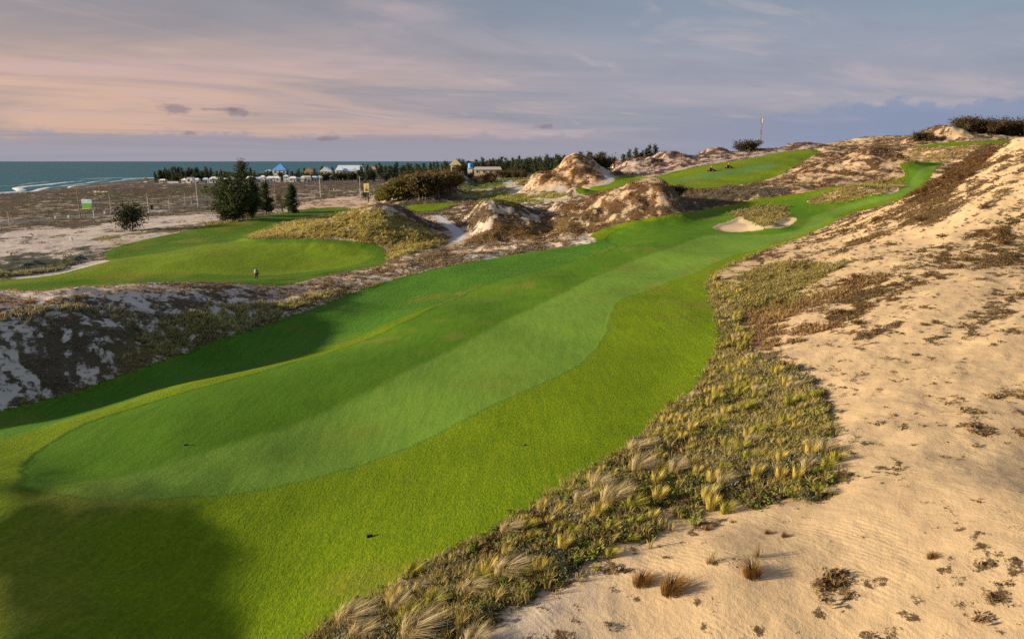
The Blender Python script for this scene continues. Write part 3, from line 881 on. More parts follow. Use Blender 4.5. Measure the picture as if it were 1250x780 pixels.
# ------------------------------------------------------------------ sea and surf
rs = np.concatenate([[0, 200], np.exp(np.linspace(math.log(300), math.log(70000), 60))])
ta = np.linspace(0, 2 * math.pi, 145)[:-1]
sv_ = [(0, 0, 0)] + [(r * math.sin(a), r * math.cos(a), 0) for r in rs[1:] for a in ta]
fs = []
na = len(ta)
for k in range(len(rs) - 2):
    for a in range(na):
        i0, i1 = 1 + k * na + a, 1 + k * na + (a + 1) % na
        fs.append((i0, i1, i1 + na, i0 + na))
m, t, b = new_mat('sea_water')
g = t.add('ShaderNodeNewGeometry')
pp = t.mapping(g.outputs['Position'], (0.012, 0.05, 1), (0, 0, math.radians(35)))
nA = t.noise(pp, 1.0, 7, 0.68)
nB = t.noise(g.outputs['Position'], 0.004, 4, 0.6)
t.link(t.mix(t.ramp(nA, 0.35, 0.7), t.mix(nB, (0.018, 0.100, 0.145), (0.028, 0.130, 0.180)), (0.035, 0.115, 0.155)), b.inputs['Base Color'])
b.inputs['Roughness'].default_value = 0.55
b.inputs['IOR'].default_value = 1.33
b.inputs['Specular IOR Level'].default_value = 0.22
bump(t, b, nA, 0.9, 3.0)
tag(link(np_mesh('sea', np.array(sv_), np.array(fs), None, True), 'sea', m), kind='structure')

mf, t, b = new_mat('surf_foam')
g = t.add('ShaderNodeNewGeometry')
nf = t.noise(t.mapping(g.outputs['Position'], (0.05, 0.05, 1)), 1.0, 6, 0.7)
t.link(t.mix(t.ramp(nf, 0.35, 0.55), (0.30, 0.48, 0.55), (0.80, 0.82, 0.84)), b.inputs['Base Color'])
sc_ = smooth_line(COAST[1:8], 60, False)
Tn = np.gradient(sc_, axis=0)
Tn /= np.linalg.norm(Tn, axis=1)[:, None]
Nn = np.stack([-Tn[:, 1], Tn[:, 0]], 1)          # points out to sea
sl_ = np.concatenate([[0], np.cumsum(np.linalg.norm(np.diff(sc_, axis=0), axis=1))])
V, Q = [], []
for off, wid, hh, sd in ((3, 7, 0.25, 1), (20, 5.5, 0.6, 2), (38, 6, 0.8, 3), (66, 3, 0.7, 4)):
    base = len(V)
    cc = off + 14 * (fbm(sl_, sl_ * 0 + sd, 150, 3, sd * 9) - 0.5) * 1.3
    ww = wid * np.clip((fbm(sl_, sl_ * 0 + sd, 70, 4, sd * 13 + 5) - (0.30 if sd < 4 else 0.48)) * 3.2, 0, 1.3) * (1.0 - 0.5 * (sd == 1))
    for k in range(len(sl_)):
        for e, zz in ((-0.5, 0.05), (0.0, hh), (0.5, 0.05)):
            p = sc_[k] + Nn[k] * (cc[k] + e * ww[k])
            V.append((p[0], p[1], zz * min(1, ww[k] / 4)))
    for k in range(len(sl_) - 1):
        if ww[k] + ww[k + 1] < 0.6:
            continue
        for e in range(2):
            a0 = base + k * 3 + e
            Q.append((a0, a0 + 1, a0 + 4, a0 + 3))
tag(link(np_mesh('surf', np.array(V), np.array(Q), None, True), 'surf', mf), kind='structure')


# ------------------------------------------------------------------ plants: templates made of blades and leaves
def mixc(a, b, t):
    return np.asarray(a) + (np.asarray(b) - np.asarray(a)) * t


def grass_tmpl(n, h, spread, wid, lean=(0.25, 0.0), base=(0.16, 0.15, 0.03), tip=(0.4, 0.33, 0.12), curl=0.5, seed=0, root=0.12):
    """tuft of n curved blades -> vertices, triangles, tints"""
    r = np.random.default_rng(seed)
    V, T, C_ = [], [], []
    for i in range(n):
        a = r.uniform(0, 2 * math.pi)
        rt = root * math.sqrt(r.uniform(0, 1))
        p0 = np.array([math.cos(a) * rt, math.sin(a) * rt, -0.03])
        hh = h * r.uniform(0.5, 1.08)
        out = spread * r.uniform(0.15, 1.0)
        d_ = np.array([math.cos(a) * out + lean[0] * h, math.sin(a) * out + lean[1] * h, 0])
        p1 = p0 + d_ * 0.32 + np.array([0, 0, hh * 0.62])
        p2 = p0 + d_ * (1.0 + curl * 0.3) + np.array([0, 0, hh * (1.0 - 0.25 * curl * r.uniform(0, 1))])
        s_ = np.array([-math.sin(a + 0.6), math.cos(a + 0.6), 0]) * wid * r.uniform(0.7, 1.3)
        k = len(V)
        V += [p0 - s_, p0 + s_, p1 - s_ * 0.8, p1 + s_ * 0.8, p2]
        T += [(k, k + 1, k + 3), (k, k + 3, k + 2), (k + 2, k + 3, k + 4)]
        sh = r.uniform(0.75, 1.25)
        cb, ct = np.array(base) * sh, np.array(tip) * sh
        C_ += [cb, cb, mixc(cb, ct, 0.55), mixc(cb, ct, 0.55), ct]
    return np.array(V), np.array(T), np.array(C_)


def shrub_tmpl(n, rad, h, leaf, c1, c2, seed=0, clumps=7, flat=0.0):
    """low bush: leaves gathered in uneven clumps over a dome"""
    r = np.random.default_rng(seed)
    cl = []
    for i in range(clumps):
        a, q = r.uniform(0, 2 * math.pi), rad * math.sqrt(r.uniform(0, 1)) * 0.8
        cl.append((math.cos(a) * q, math.sin(a) * q, h * r.uniform(0.25, 0.85) * (1 - 0.6 * (q / rad) ** 2), r.uniform(0.22, 0.5) * rad, r.uniform(0, 1)))
    V, T, C_ = [], [], []
    for i in range(n):
        x, y, z, s_, cc = cl[r.integers(clumps)]
        p = np.array([x, y, z]) + r.normal(0, 1, 3) * np.array([s_, s_, s_ * 0.55 * h / rad]) * 0.6
        p[2] = max(p[2], 0.01)
        ax = r.normal(0, 1, 3)
        ax[2] *= (1 - flat)
        ax /= np.linalg.norm(ax) + 1e-9
        bx = np.cross(ax, r.normal(0, 1, 3))
        bx /= np.linalg.norm(bx) + 1e-9
        L = leaf * r.uniform(0.6, 1.3)
        k = len(V)
        V += [p - ax * L, p + bx * L * 0.38, p + ax * L, p - bx * L * 0.38]
        T += [(k, k + 1, k + 2), (k, k + 2, k + 3)]
        col_ = mixc(c1, c2, np.clip(cc * 0.6 + r.uniform(0, 0.4), 0, 1)) * r.uniform(0.75, 1.25)
        C_ += [col_] * 4
    return np.array(V), np.array(T), np.array(C_)


def join_t(*ts):
    V, T, C_, k = [], [], [], 0
    for v, t_, c_ in ts:
        V.append(v); T.append(t_ + k); C_.append(c_); k += len(v)
    return np.concatenate(V), np.concatenate(T), np.concatenate(C_)


def pick(weight, n, rng):
    """n spots of land chosen by weight per square metre (array over the land sheet)"""
    w_ = weight * RR * RR * np.gradient(lr).repeat(NT_) * np.tile(np.gradient(th), NR)
    cw = np.cumsum(w_)
    idx = np.searchsorted(cw, rng.uniform(0, cw[-1], n))
    idx = np.clip(idx, 0, N_ - 1)
    k = RR[idx] * 0.0055
    x, y = GX[idx] + rng.uniform(-1, 1, n) * k, GY[idx] + rng.uniform(-1, 1, n) * k
    return idx, x, y, height(x, y)


def scatter(name, tmpls, weight, n, smin, smax, label, cat, tint=None, use_ground=0.0, rng=None, far_grow=0.0, gain=1.6):
    """one mass of uncountable small plants"""
    rng = rng or np.random.default_rng(len(name) * 7 + n)
    idx, x, y, z = pick(weight, n, rng)
    which = rng.integers(0, len(tmpls), n)
    ang = rng.uniform(0, 2 * math.pi, n)
    sc = rng.uniform(smin, smax, n) * (1 + far_grow * RR[idx] / 100)
    Vs, Ts, Cs, off = [], [], [], 0
    for k, (v, t_, c_) in enumerate(tmpls):
        m_ = which == k
        c, s_ = np.cos(ang[m_])[:, None], np.sin(ang[m_])[:, None]
        S = sc[m_][:, None]
        P = np.stack([(v[:, 0] * c - v[:, 1] * s_) * S + x[m_][:, None], (v[:, 0] * s_ + v[:, 1] * c) * S + y[m_][:, None], v[:, 2] * S * rng.uniform(0.75, 1.25, (m_.sum(), 1)) + z[m_][:, None] - 0.02], 2)
        cc = np.broadcast_to(c_, (m_.sum(), *c_.shape)).copy()
        if use_ground > 0:
            lum = c_.mean(1)[None, :, None] / c_.mean()
            cc = cc * (1 - use_ground) + use_ground * vcol[idx[m_]][:, None, :] * lum * 1.25
        cc = cc * rng.uniform(0.7, 1.3, (m_.sum(), 1, 1)) * gain
        Vs.append(P.reshape(-1, 3)); Cs.append(cc.reshape(-1, 3))
        Ts.append((t_[None] + (np.arange(m_.sum()) * len(v))[:, None, None] + off).reshape(-1, 3))
        off += m_.sum() * len(v)
    me = np_mesh(name, np.concatenate(Vs), np.concatenate(Ts), {'tint': np.concatenate(Cs)})
    return tag(link(me, name, MLEAF), label, cat, None, 'stuff')


bare = (~is_turf) * (~is_bunk) * (~is_path) * (~is_road) * (d_turf < -0.25) * (d_path < -0.3) * 1.0
grown = sstep(0.50, 0.66, cover_amt) * (~is_turf) * (~is_bunk) * (~is_path) * (~is_road) * (d_turf < 0.02)
SOFT = [shrub_tmpl(26, 0.42, 0.30, 0.085, (0.045, 0.045, 0.020), (0.13, 0.11, 0.045), s, 5) for s in (1, 2, 3)]
TWIG = [shrub_tmpl(24, 0.45, 0.26, 0.10, (0.050, 0.030, 0.014), (0.13, 0.078, 0.035), s, 5) for s in (4, 5, 6)]
GREENS = [shrub_tmpl(26, 0.36, 0.28, 0.075, (0.055, 0.080, 0.016), (0.15, 0.17, 0.035), s, 5) for s in (7, 8)]
GREYS = [shrub_tmpl(26, 0.40, 0.30, 0.075, (0.075, 0.080, 0.060), (0.17, 0.165, 0.120), s, 5) for s in (9, 10)]
STRAW = [grass_tmpl(16, 0.62, 0.26, 0.013, (0.15, 0.02), (0.13, 0.11, 0.03), (0.36, 0.29, 0.11), 0.6, s) for s in (11, 12, 13)]
COARSE = [shrub_tmpl(12, 0.5, 0.42, 0.17, (0.05, 0.035, 0.02), (0.13, 0.085, 0.04), s, 4) for s in (14, 15, 16)]
TUSS = [grass_tmpl(16, 0.62, 0.36, 0.028, (0.14, 0.0), (0.13, 0.105, 0.03), (0.34, 0.28, 0.10), 0.7, s) for s in (17, 18)]

ridge_z = (az < 0.10) * (RR > 38) * (RR < 140) * (TH.ravel() > -0.75)
rightd = RDUNE * (belt < 0.3)
green_zone = vcol[:, 1] / (vcol[:, 0] + 1e-6)
olive = sstep(0.84, 0.95, green_zone)
patch = sstep(0.42, 0.58, fbm(GX, GY, 2.6, 3, 301))
patch2 = sstep(0.45, 0.58, fbm(GX, GY, 3.1, 3, 311))
scatter('belt_green_cover', GREENS + SOFT[:1], belt * grown * (RR < 90) * patch, 3400, 0.6, 1.2, 'low green leafy ground cover in patches between fairway and dune', 'ground cover', gain=1.9)
scatter('belt_grey_cover', GREYS + SOFT[:1], belt * grown * (RR < 90) * patch2 * (1 - 0.7 * patch), 1400, 0.6, 1.3, 'grey green creeping ground cover in patches between fairway and dune', 'ground cover', gain=1.8)
scatter('belt_ground_cover', SOFT + TWIG, belt * grown * (RR < 90), 3600, 0.5, 1.1, 'low mixed green and brown ground cover between fairway and dune', 'ground cover')
scatter('belt_fine_grass', STRAW, belt * (0.15 + grown) * (d_turf < 0) * (RR < 100) * (0.4 + patch2), 6000, 0.35, 0.85, 'thin straw coloured grass growing through the ground cover', 'grass')
scatter('ridge_scrub', SOFT + TWIG, ridge_z * (grown + 0.22) * bare * (1 - 0.8 * olive), 15000, 0.25, 0.9, 'dark low scrub over the pale sand ridge between the two holes', 'scrub', None, 0.75, gain=2.3)
scatter('ridge_grass', TUSS + GREENS, ridge_z * grown * olive, 4200, 0.6, 1.2, 'olive wild grass along the foot of the sand ridge', 'grass', None, 0.7, gain=2.4)
hm = (RR > 100) * (RR < 240) * (np.abs(az) < 0.62) * (az > -0.42)
yel = sstep(0.17, 0.20, vcol[:, 0]) * (RR < 170)
scatter('dune_grass', TUSS, hm * grown * sstep(0.14, 0.18, vcol[:, 0]) * (az < 0.1), 6500, 0.8, 1.6, 'yellow tussock grass over the dune behind the second hole', 'grass', None, 0.75)
scatter('heath_scrub', COARSE, hm * (grown + 0.10) * bare, 20000, 0.35, 1.2, 'brown heath scrub on the dunes and knolls along the cart path', 'scrub', None, 0.8)
scatter('far_scrub', COARSE, (RR > 220) * (RR < 460) * (grown + 0.12) * bare * (az > -0.1), 17000, 0.7, 1.9, 'dark scrub dotted over the far sand dunes', 'scrub', None, 0.8)
scatter('plain_scrub', COARSE, (RR > 130) * (RR < 620) * grown * (az < -0.05), 11000, 0.9, 2.2, 'dry brown scrub on the flat land towards the sea', 'scrub', None, 0.75)
scatter('dune_scrub', TWIG, rightd * (grown + 0.035 * sstep(22, 45, RR)) * bare * (RR < 130), 12000, 0.18, 0.85, 'small dead brown scrub speckled over the great sand dune', 'scrub', None, 0.55)
scatter('dune_foot_grass', TUSS + SOFT, rightd * grown * sstep(0.11, 0.15, vcol[:, 0]) * (RR < 130), 4200, 0.5, 1.0, 'sparse olive grass at the foot of the great dune', 'grass', None, 0.7)
scatter('island_grass', TUSS, is_isl * 1.0, 2200, 0.6, 1.1, 'tussocky wild grass on the two islands in the fairway', 'grass', None, 0.7)
scatter('turf_edge_grass', STRAW + GREENS, sstep(-0.9, -0.1, d_main) * (d_main < 0.05) * (RR < 110) * (RR > 10) * (~is_bunk), 2600, 0.35, 0.75, 'uneven tufts of grass along the edge of the mown turf', 'grass')


# ------------------------------------------------------------------ plants one can count
def t_mesh(name, tm):
    return np_mesh(name, tm[0], tm[1], {'tint': tm[2]})


def plant(mesh, name, x, y, s, rz, label, cat, group=None, tilt=0.0):
    o = link(mesh, name, MLEAF, None, (x, y, float(height(x, y)) - 0.02))
    o.rotation_euler = (0, tilt, rz)
    o.scale = (s, s, s)
    return tag(o, label, cat, group)


PLUME = [t_mesh('plume_tuft', grass_tmpl(300, 0.95, 0.55, 0.010, (0.42, 0.10), (0.26, 0.21, 0.05), (0.70, 0.57, 0.37), 0.8, s, 0.22)) for s in (21, 22, 23)]
UPR = [t_mesh('straw_tuft', grass_tmpl(190, 0.85, 0.26, 0.010, (0.12, 0.02), (0.25, 0.21, 0.035), (0.72, 0.58, 0.18), 0.3, s, 0.20)) for s in (24, 25, 26)]
YGR = [t_mesh('yellow_tuft', grass_tmpl(200, 0.75, 0.42, 0.011, (0.22, 0.03), (0.19, 0.19, 0.022), (0.50, 0.45, 0.09), 0.6, s, 0.2)) for s in (27, 28)]
BRN = [t_mesh('brown_tuft', grass_tmpl(330, 0.62, 0.40, 0.008, (0.22, 0.05), (0.12, 0.062, 0.014), (0.30, 0.165, 0.05), 0.4, s, 0.30)) for s in (29, 30)]
SPARSE = [t_mesh('sparse_tuft', grass_tmpl(46, 0.75, 0.34, 0.007, (0.10, 0.0), (0.12, 0.08, 0.02), (0.36, 0.26, 0.11), 0.3, s, 0.18)) for s in (31, 32)]
LEAFY = [t_mesh('leafy_plant', shrub_tmpl(300, 0.26, 0.40, 0.07, (0.06, 0.12, 0.012), (0.20, 0.26, 0.03), s, 9)) for s in (33, 34)]
GREY = [t_mesh('grey_bush', shrub_tmpl(320, 0.50, 0.42, 0.055, (0.06, 0.065, 0.045), (0.19, 0.185, 0.125), s, 10)) for s in (35, 36)]
DEAD = [t_mesh('dry_shrub', join_t(shrub_tmpl(300, 0.95, 0.75, 0.10, (0.070, 0.040, 0.016), (0.22, 0.125, 0.05), s, 12), grass_tmpl(60, 0.9, 0.7, 0.012, (0.1, 0), (0.07, 0.04, 0.02), (0.20, 0.12, 0.05), 0.3, s, 0.5))) for s in (37, 38, 39)]

rngp = np.random.default_rng(5)
wbelt = belt * (0.35 + 0.65 * grown) * (d_turf < -0.15) * (RR < 95) * (GY > 9)
placed = []


def scatter_things(n, meshes, name, weight, smin, smax, label, cat, group, gap=0.5, leanrot=0.9):
    got = 0
    idx, xs, ys, zs = pick(weight, n * 8, rngp)
    for x, y in zip(xs, ys):
        if got >= n:
            break
        if any((x - a) ** 2 + (y - b_) ** 2 < gap * gap for a, b_ in placed):
            continue
        placed.append((x, y))
        plant(meshes[got % len(meshes)], name, x, y, rngp.uniform(smin, smax), rngp.uniform(-leanrot, leanrot), label, cat, group)
        got += 1


for u, v, s, lb in ((742, 618, 1.15, 'widest silvery plume grass tussock, beside the turf halfway along the belt'), (727, 600, 0.95, 'silvery plume grass just behind the widest tussock, touching the mown turf'),
                    (776, 578, 1.05, 'tall pale plume grass leaning over a green patch in the wild belt'), (772, 553, 0.9, 'pale plume grass at the very edge of the lime green rough'),
                    (612, 706, 1.0, 'pale plume grass beside the small pink stone at the turf edge'), (500, 782, 1.1, 'large straw plume grass cut by the bottom edge of the photograph'), (420, 765, 1.0, 'yellow plume grass at the lowest corner of the turf edge')):
    x, y, z = spot(u, v)
    placed.append((x, y))
    plant(PLUME[len(placed) % 3], 'plume_tuft', x, y, s, rngp.uniform(-0.3, 0.3), lb, 'grass tuft')
scatter_things(34, PLUME, 'plume_tuft', wbelt, 0.40, 0.90, 'pale feathery grass tuft in the wild belt between turf and sand', 'grass tuft', 'feathery grass tufts in the wild belt', 0.45, 0.6)
scatter_things(96, UPR, 'straw_tuft', wbelt, 0.40, 1.0, 'upright straw yellow grass tuft in the wild belt', 'grass tuft', 'straw grass tufts in the wild belt', 0.36)
scatter_things(96, YGR, 'yellow_tuft', wbelt, 0.40, 0.95, 'yellow green grass tuft in the wild belt', 'grass tuft', 'yellow green tufts in the wild belt', 0.34)
scatter_things(26, LEAFY, 'leafy_plant', wbelt * (RR < 45), 0.5, 0.95, 'bright green leafy plant low in the wild belt', 'plant', 'leafy plants in the wild belt', 0.5, 3.1)
scatter_things(44, GREY, 'grey_bush', wbelt, 0.55, 1.1, 'grey green cushion bush in the wild belt', 'bush', 'cushion bushes in the wild belt', 0.5, 3.1)

for me, nm, u, v, s, rz, lb in (
        (BRN[0], 'brown_tuft', 782, 713, 0.80, 0.2, 'dark brown grass tuft on bare sand, the left of a touching pair'),
        (BRN[1], 'brown_tuft', 818, 722, 0.95, 0.1, 'dark brown grass tuft on bare sand, the taller right one of a touching pair'),
        (BRN[0], 'brown_tuft', 918, 702, 0.80, 1.9, 'upright brown grass tuft standing alone on bare sand'),
        (SPARSE[0], 'sparse_tuft', 866, 687, 0.70, 0.0, 'thin sparse grass tuft with few long stalks on bare sand'),
        (SPARSE[1], 'sparse_tuft', 925, 680, 0.75, 2.0, 'wispy stalks of grass rising behind the lone brown tuft'),
        (BRN[1], 'brown_tuft', 957, 655, 0.30, 1.0, 'little brown tuft on the sand near the end of the wild belt'),
        (BRN[0], 'brown_tuft', 864, 647, 0.32, 2.0, 'small round brown tuft at the sand edge of the wild belt'),
        (BRN[1], 'brown_tuft', 936, 651, 0.28, 0.0, 'smallest brown tuft beside a trail of dead twigs on sand'),
        (BRN[0], 'brown_tuft', 1137, 681, 0.38, 0.5, 'isolated low brown tuft on smooth sand at the right'),
        (GREY[0], 'low_bush', 744, 766, 0.40, 0.5, 'flat olive brown bush on sand at the bottom edge')):
    x, y, z = spot(u, v)
    plant(me, nm, x, y, s, rz, lb, 'bush' if 'bush' in nm else 'grass tuft')
    placed.append((x, y))
for k, (u, v, s) in enumerate(((1094, 349, .55), (1132, 337, .6), (1147, 341, .6), (1164, 328, .9), (1124, 270, .9), (1070, 269, .9), (1046, 340, .9), (1020, 384, .8), (1049, 396, .7), (1222, 285, .9), (1226, 299, 1.0), (1180, 319, .8), (1247, 362, .6), (1142, 395, .4), (1129, 397, .35), (1034, 345, .7), (1085, 300, .7), (1150, 290, .7), (985, 330, .7), (955, 372, .7), (1200, 255, .8))):
    x, y, z = spot(u, v)
    plant(DEAD[k % 3], 'dry_shrub', x, y, s, k * 1.3, 'dry brown shrub on the open sand of the great dune', 'shrub', 'dry shrubs on the great dune')
    placed.append((x, y))
crest = zone([(1118, 238), (1135, 222), (1180, 190), (1230, 170), (1225, 182), (1185, 215), (1150, 240), (1110, 250)], 1.0) * (RR < 135)
scatter_things(60, DEAD, 'dry_shrub', crest, 0.6, 1.25, 'dark brown shrub in the thicket along the crest of the great dune', 'shrub', 'shrubs along the dune crest', 0.7, 3.1)


# ------------------------------------------------------------------ trees
MBARK = mat_flat('bark', (0.13, 0.10, 0.075), 0.9, 6.0, 0.4, 0.1, 0.6)
MBARKP = mat_flat('pale_bark', (0.26, 0.21, 0.16), 0.9, 6.0, 0.3, 0.1, 0.6)


def tube(V, Q, p0, p1, r0, r1, n=6):
    p0, p1 = np.array(p0, float), np.array(p1, float)
    d_ = p1 - p0
    d_ /= np.linalg.norm(d_) + 1e-9
    a = np.cross(d_, [0.3, 0.9, 0.1])
    a /= np.linalg.norm(a)
    b_ = np.cross(d_, a)
    k = len(V)
    for p, r in ((p0, r0), (p1, r1)):
        for i in range(n):
            t_ = 2 * math.pi * i / n
            V.append(p + (a * math.cos(t_) + b_ * math.sin(t_)) * r)
    for i in range(n):
        Q.append((k + i, k + (i + 1) % n, k + n + (i + 1) % n, k + n + i))


def tree_meshes(name, H, R, nb, nl, leaf, c1, c2, seed, form='cone', stems=1, bare=0.12, lean=0.0, up=0.5):
    """tapered trunk with limbs, and a crown of leaf sprays gathered round the limbs with gaps between"""
    r = np.random.default_rng(seed)
    V, Q = [], []
    br = []
    for s_ in range(stems):
        ax = np.array([r.normal(0, 0.10) + lean, r.normal(0, 0.10), 1.0]) if stems > 1 else np.array([lean, 0, 1.0])
        b0 = np.array([r.normal(0, 0.12 * R) if stems > 1 else 0, r.normal(0, 0.12 * R) if stems > 1 else 0, -0.3])
        hs = H * (1 if s_ == 0 else r.uniform(0.7, 0.95))
        pts = [b0]
        for k in range(1, 6):
            pts.append(b0 + ax * hs * 0.96 * k / 5 + np.array([r.normal(0, 0.015 * H), r.normal(0, 0.015 * H), 0]))
        rad = 0.022 * H / math.sqrt(stems) + 0.03
        for k in range(5):
            tube(V, Q, pts[k], pts[k + 1], rad * (1 - k / 5.6), rad * (1 - (k + 1) / 5.6), 7)
        for k in range(nb // stems):
            f = bare + (1 - bare) * (k + r.uniform(0, 1)) / (nb / stems)
            i = min(int(f * 5), 4)
            p = pts[i] + (pts[i + 1] - pts[i]) * (f * 5 - i)
            if form == 'cone':
                L = R * (1.08 - f) ** 0.75 * r.uniform(0.55, 1.15) * (0.55 + 0.45 * min(1, f / 0.25))
            else:
                L = R * math.sqrt(max(0.06, 1 - (2 * (f - bare) / (1 - bare) - 0.85) ** 2)) * r.uniform(0.6, 1.12)
            a = r.uniform(0, 2 * math.pi)
            d_ = np.array([math.cos(a), math.sin(a), up * r.uniform(0.4, 1.4)])
            e = p + d_ * L / np.linalg.norm(d_)
            tube(V, Q, p, e, rad * 0.35 * (1 - 0.7 * f), 0.012 * H / 10, 4)
            br.append((p, e, L, r.uniform(0, 1)))
        br.append((pts[4], pts[5] + ax * H * 0.04, H * 0.12, 0.5))
    tv, tq = np.array(V), np.array(Q)
    Ls = np.array([b_[2] for b_ in br]) + 0.15 * R
    which = r.choice(len(br), nl, p=Ls / Ls.sum())
    P0, P1 = np.array([b_[0] for b_ in br])[which], np.array([b_[1] for b_ in br])[which]
    shade = np.array([b_[3] for b_ in br])[which]
    f = r.uniform(0, 1, nl) ** 0.62
    sp = (0.05 + 0.10 * f) * R + 0.10 * leaf
    P = P0 + (P1 - P0) * f[:, None] + r.normal(0, 1, (nl, 3)) * sp[:, None] * np.array([1, 1, 0.8])
    P[:, 2] = np.maximum(P[:, 2], 0.15)
    A = (P1 - P0) / (np.linalg.norm(P1 - P0, axis=1)[:, None] + 1e-9) * 0.5 + r.normal(0, 0.75, (nl, 3))
    A /= np.linalg.norm(A, axis=1)[:, None]
    B = np.cross(A, r.normal(0, 1, (nl, 3)))
    B /= np.linalg.norm(B, axis=1)[:, None]
    Lf = (leaf * r.uniform(0.55, 1.35, nl))[:, None]
    wd = 0.24 if form == 'cone' else 0.42
    VV = np.stack([P - A * Lf, P + B * Lf * wd, P + A * Lf, P - B * Lf * wd], 1).reshape(-1, 3)
    k = np.arange(nl) * 4
    T_ = np.stack([k, k + 1, k + 2, k, k + 2, k + 3], 1).reshape(-1, 3)
    cc = mixc(np.array(c1)[None], np.array(c2)[None], np.clip(shade * 0.65 + r.uniform(0, 0.35, nl), 0, 1)[:, None]) * r.uniform(0.75, 1.25, nl)[:, None]
    tm = np_mesh(name + '_trunk', tv, tq, None, True)
    cm = np_mesh(name + '_crown', VV, T_, {'tint': np.repeat(cc, 4, 0)})
    return tm, cm


def empty(name, loc, rz=0.0, s=1.0):
    o = bpy.data.objects.new(name, None)
    COL.objects.link(o)
    o.location = loc
    o.rotation_euler = (0, 0, rz)
    o.scale = (s, s, s)
    o.empty_display_size = 0.5
    return o


def tree(ms, name, x, y, s, rz, label, cat='tree', group=None, bark=None, dz=0.0):
    o = empty(name, (x, y, float(height(x, y)) + dz), rz, s)
    tag(o, label, cat, group)
    link(ms[0], 'trunk', bark or MBARK, o)
    link(ms[1], 'crown', MLEAF, o)
    return o


DG1, DG2 = (0.022, 0.034, 0.016), (0.085, 0.105, 0.040)
big_t = tree_meshes('casuarina', 12.5, 6.8, 70, 6200, 0.42, DG1, DG2, 51, 'round', 4, 0.04, 0.0, 0.95)
tall_t = tree_meshes('casuarina', 16.6, 4.6, 56, 4400, 0.45, DG1, DG2, 52, 'cone', 1, 0.10, 0.06, 0.9)
mid_t = tree_meshes('casuarina', 12.5, 4.2, 60, 6000, 0.42, DG1, DG2, 53, 'cone', 2, 0.06, 0.0, 0.7)
neat_t = tree_meshes('casuarina', 10.5, 2.9, 50, 4500, 0.36, DG1, (0.075, 0.100, 0.036), 54, 'cone', 1, 0.10, 0.0, 0.6)
full_t = tree_meshes('casuarina', 9.8, 3.2, 56, 5200, 0.36, DG1, (0.075, 0.100, 0.036), 55, 'cone', 1, 0.03, 0.0, 0.6)
thin_t = tree_meshes('thin_tree', 8.6, 2.8, 26, 750, 0.34, (0.05, 0.055, 0.03), (0.12, 0.11, 0.06), 56, 'cone', 3, 0.1, 0.0, 0.9)
bush_t = tree_meshes('bushy_tree', 7.4, 5.2, 60, 2900, 0.30, (0.014, 0.020, 0.012), (0.050, 0.058, 0.026), 57, 'round', 5, 0.05, 0.0, 0.8)
for ms, nm, u, v, s, rz, lb, ct in (
        (big_t, 'casuarina', 286, 270.5, 1.0, 0.3, 'broad dark casuarina, widest and nearest tree of the clump by the turf', 'tree'),
        (mid_t, 'casuarina', 276, 270, 0.72, 1.0, 'lower casuarina spreading at the left foot of the clump by the turf', 'tree'),
        (tall_t, 'casuarina', 296, 267, 1.0, 0.4, 'tallest casuarina of the clump with a wind bent top above the sea line', 'tree'),
        (mid_t, 'casuarina', 306, 266, 1.0, 2.0, 'dense dark casuarina on the right flank of the tall clump', 'tree'),
        (neat_t, 'casuarina', 325.5, 262, 1.0, 0.0, 'slim casuarina with a visible bare trunk, between the clump and the full one', 'tree'),
        (full_t, 'casuarina', 357, 260.5, 0.95, 0.0, 'compact full casuarina standing rightmost by the turf', 'tree'),
        (thin_t, 'thin_tree', 345, 259.5, 1.0, 1.0, 'thin nearly leafless tree just left of the rightmost casuarina', 'tree'),
        (bush_t, 'bushy_tree', 156, 281.5, 0.95, 0.0, 'dark many stemmed bushy tree alone on the pale sand flat', 'tree')):
    x, y, z = spot(u, v)
    tree(ms, nm, x, y, s, rz, lb, ct)

far_m = [tree_meshes('casuarina', 10.5 + k % 3 * 1.2, 3.0 + 0.35 * (k % 4), 34, 620, 0.80, (0.028, 0.040, 0.026), (0.095, 0.112, 0.058), 60 + k, 'cone', 1 + k % 2, 0.03 + 0.05 * (k % 3), 0.03 * (k % 3 - 1), 0.8) for k in range(7)]
rnd_m = [tree_meshes('broad_tree', 8, 5.0, 30, 620, 0.75, (0.032, 0.042, 0.020), (0.110, 0.112, 0.045), 70 + k, 'round', 1, 0.15, 0.0, 0.6) for k in range(3)]
hill_m = [tree_meshes('broad_tree', 6.5, 4.6, 34, 1100, 0.48, (0.060, 0.050, 0.024), (0.190, 0.140, 0.055), 80 + k, 'round', 1, 0.28, 0.0, 0.5) for k in range(2)]
hilg_m = [tree_meshes('broad_tree', 6.5, 5.0, 34, 1200, 0.48, (0.075, 0.080, 0.020), (0.220, 0.195, 0.040), 84 + k, 'round', 1, 0.10, 0.0, 0.5) for k in range(2)]
brb_m = [tree_meshes('bush', 5.2, 5.0, 34, 1400, 0.42, (0.035, 0.030, 0.018), (0.120, 0.085, 0.045), 90 + k, 'round', 4, 0.04, 0.0, 0.7) for k in range(3)]
rt = np.random.default_rng(31)


def row(n, u0, u1, d0, d1, meshes, s0, s1, label, group, name='casuarina', cat='tree', bark=None):
    for k in range(n):
        u = u0 + (u1 - u0) * (k + rt.uniform(0.1, 0.9)) / n
        dd = rt.uniform(d0, d1)
        tree(meshes[int(rt.integers(len(meshes)))], name, (u - CX) / F * dd, dd, rt.uniform(s0, s1), rt.uniform(0, 6.28), label, cat, group, bark)


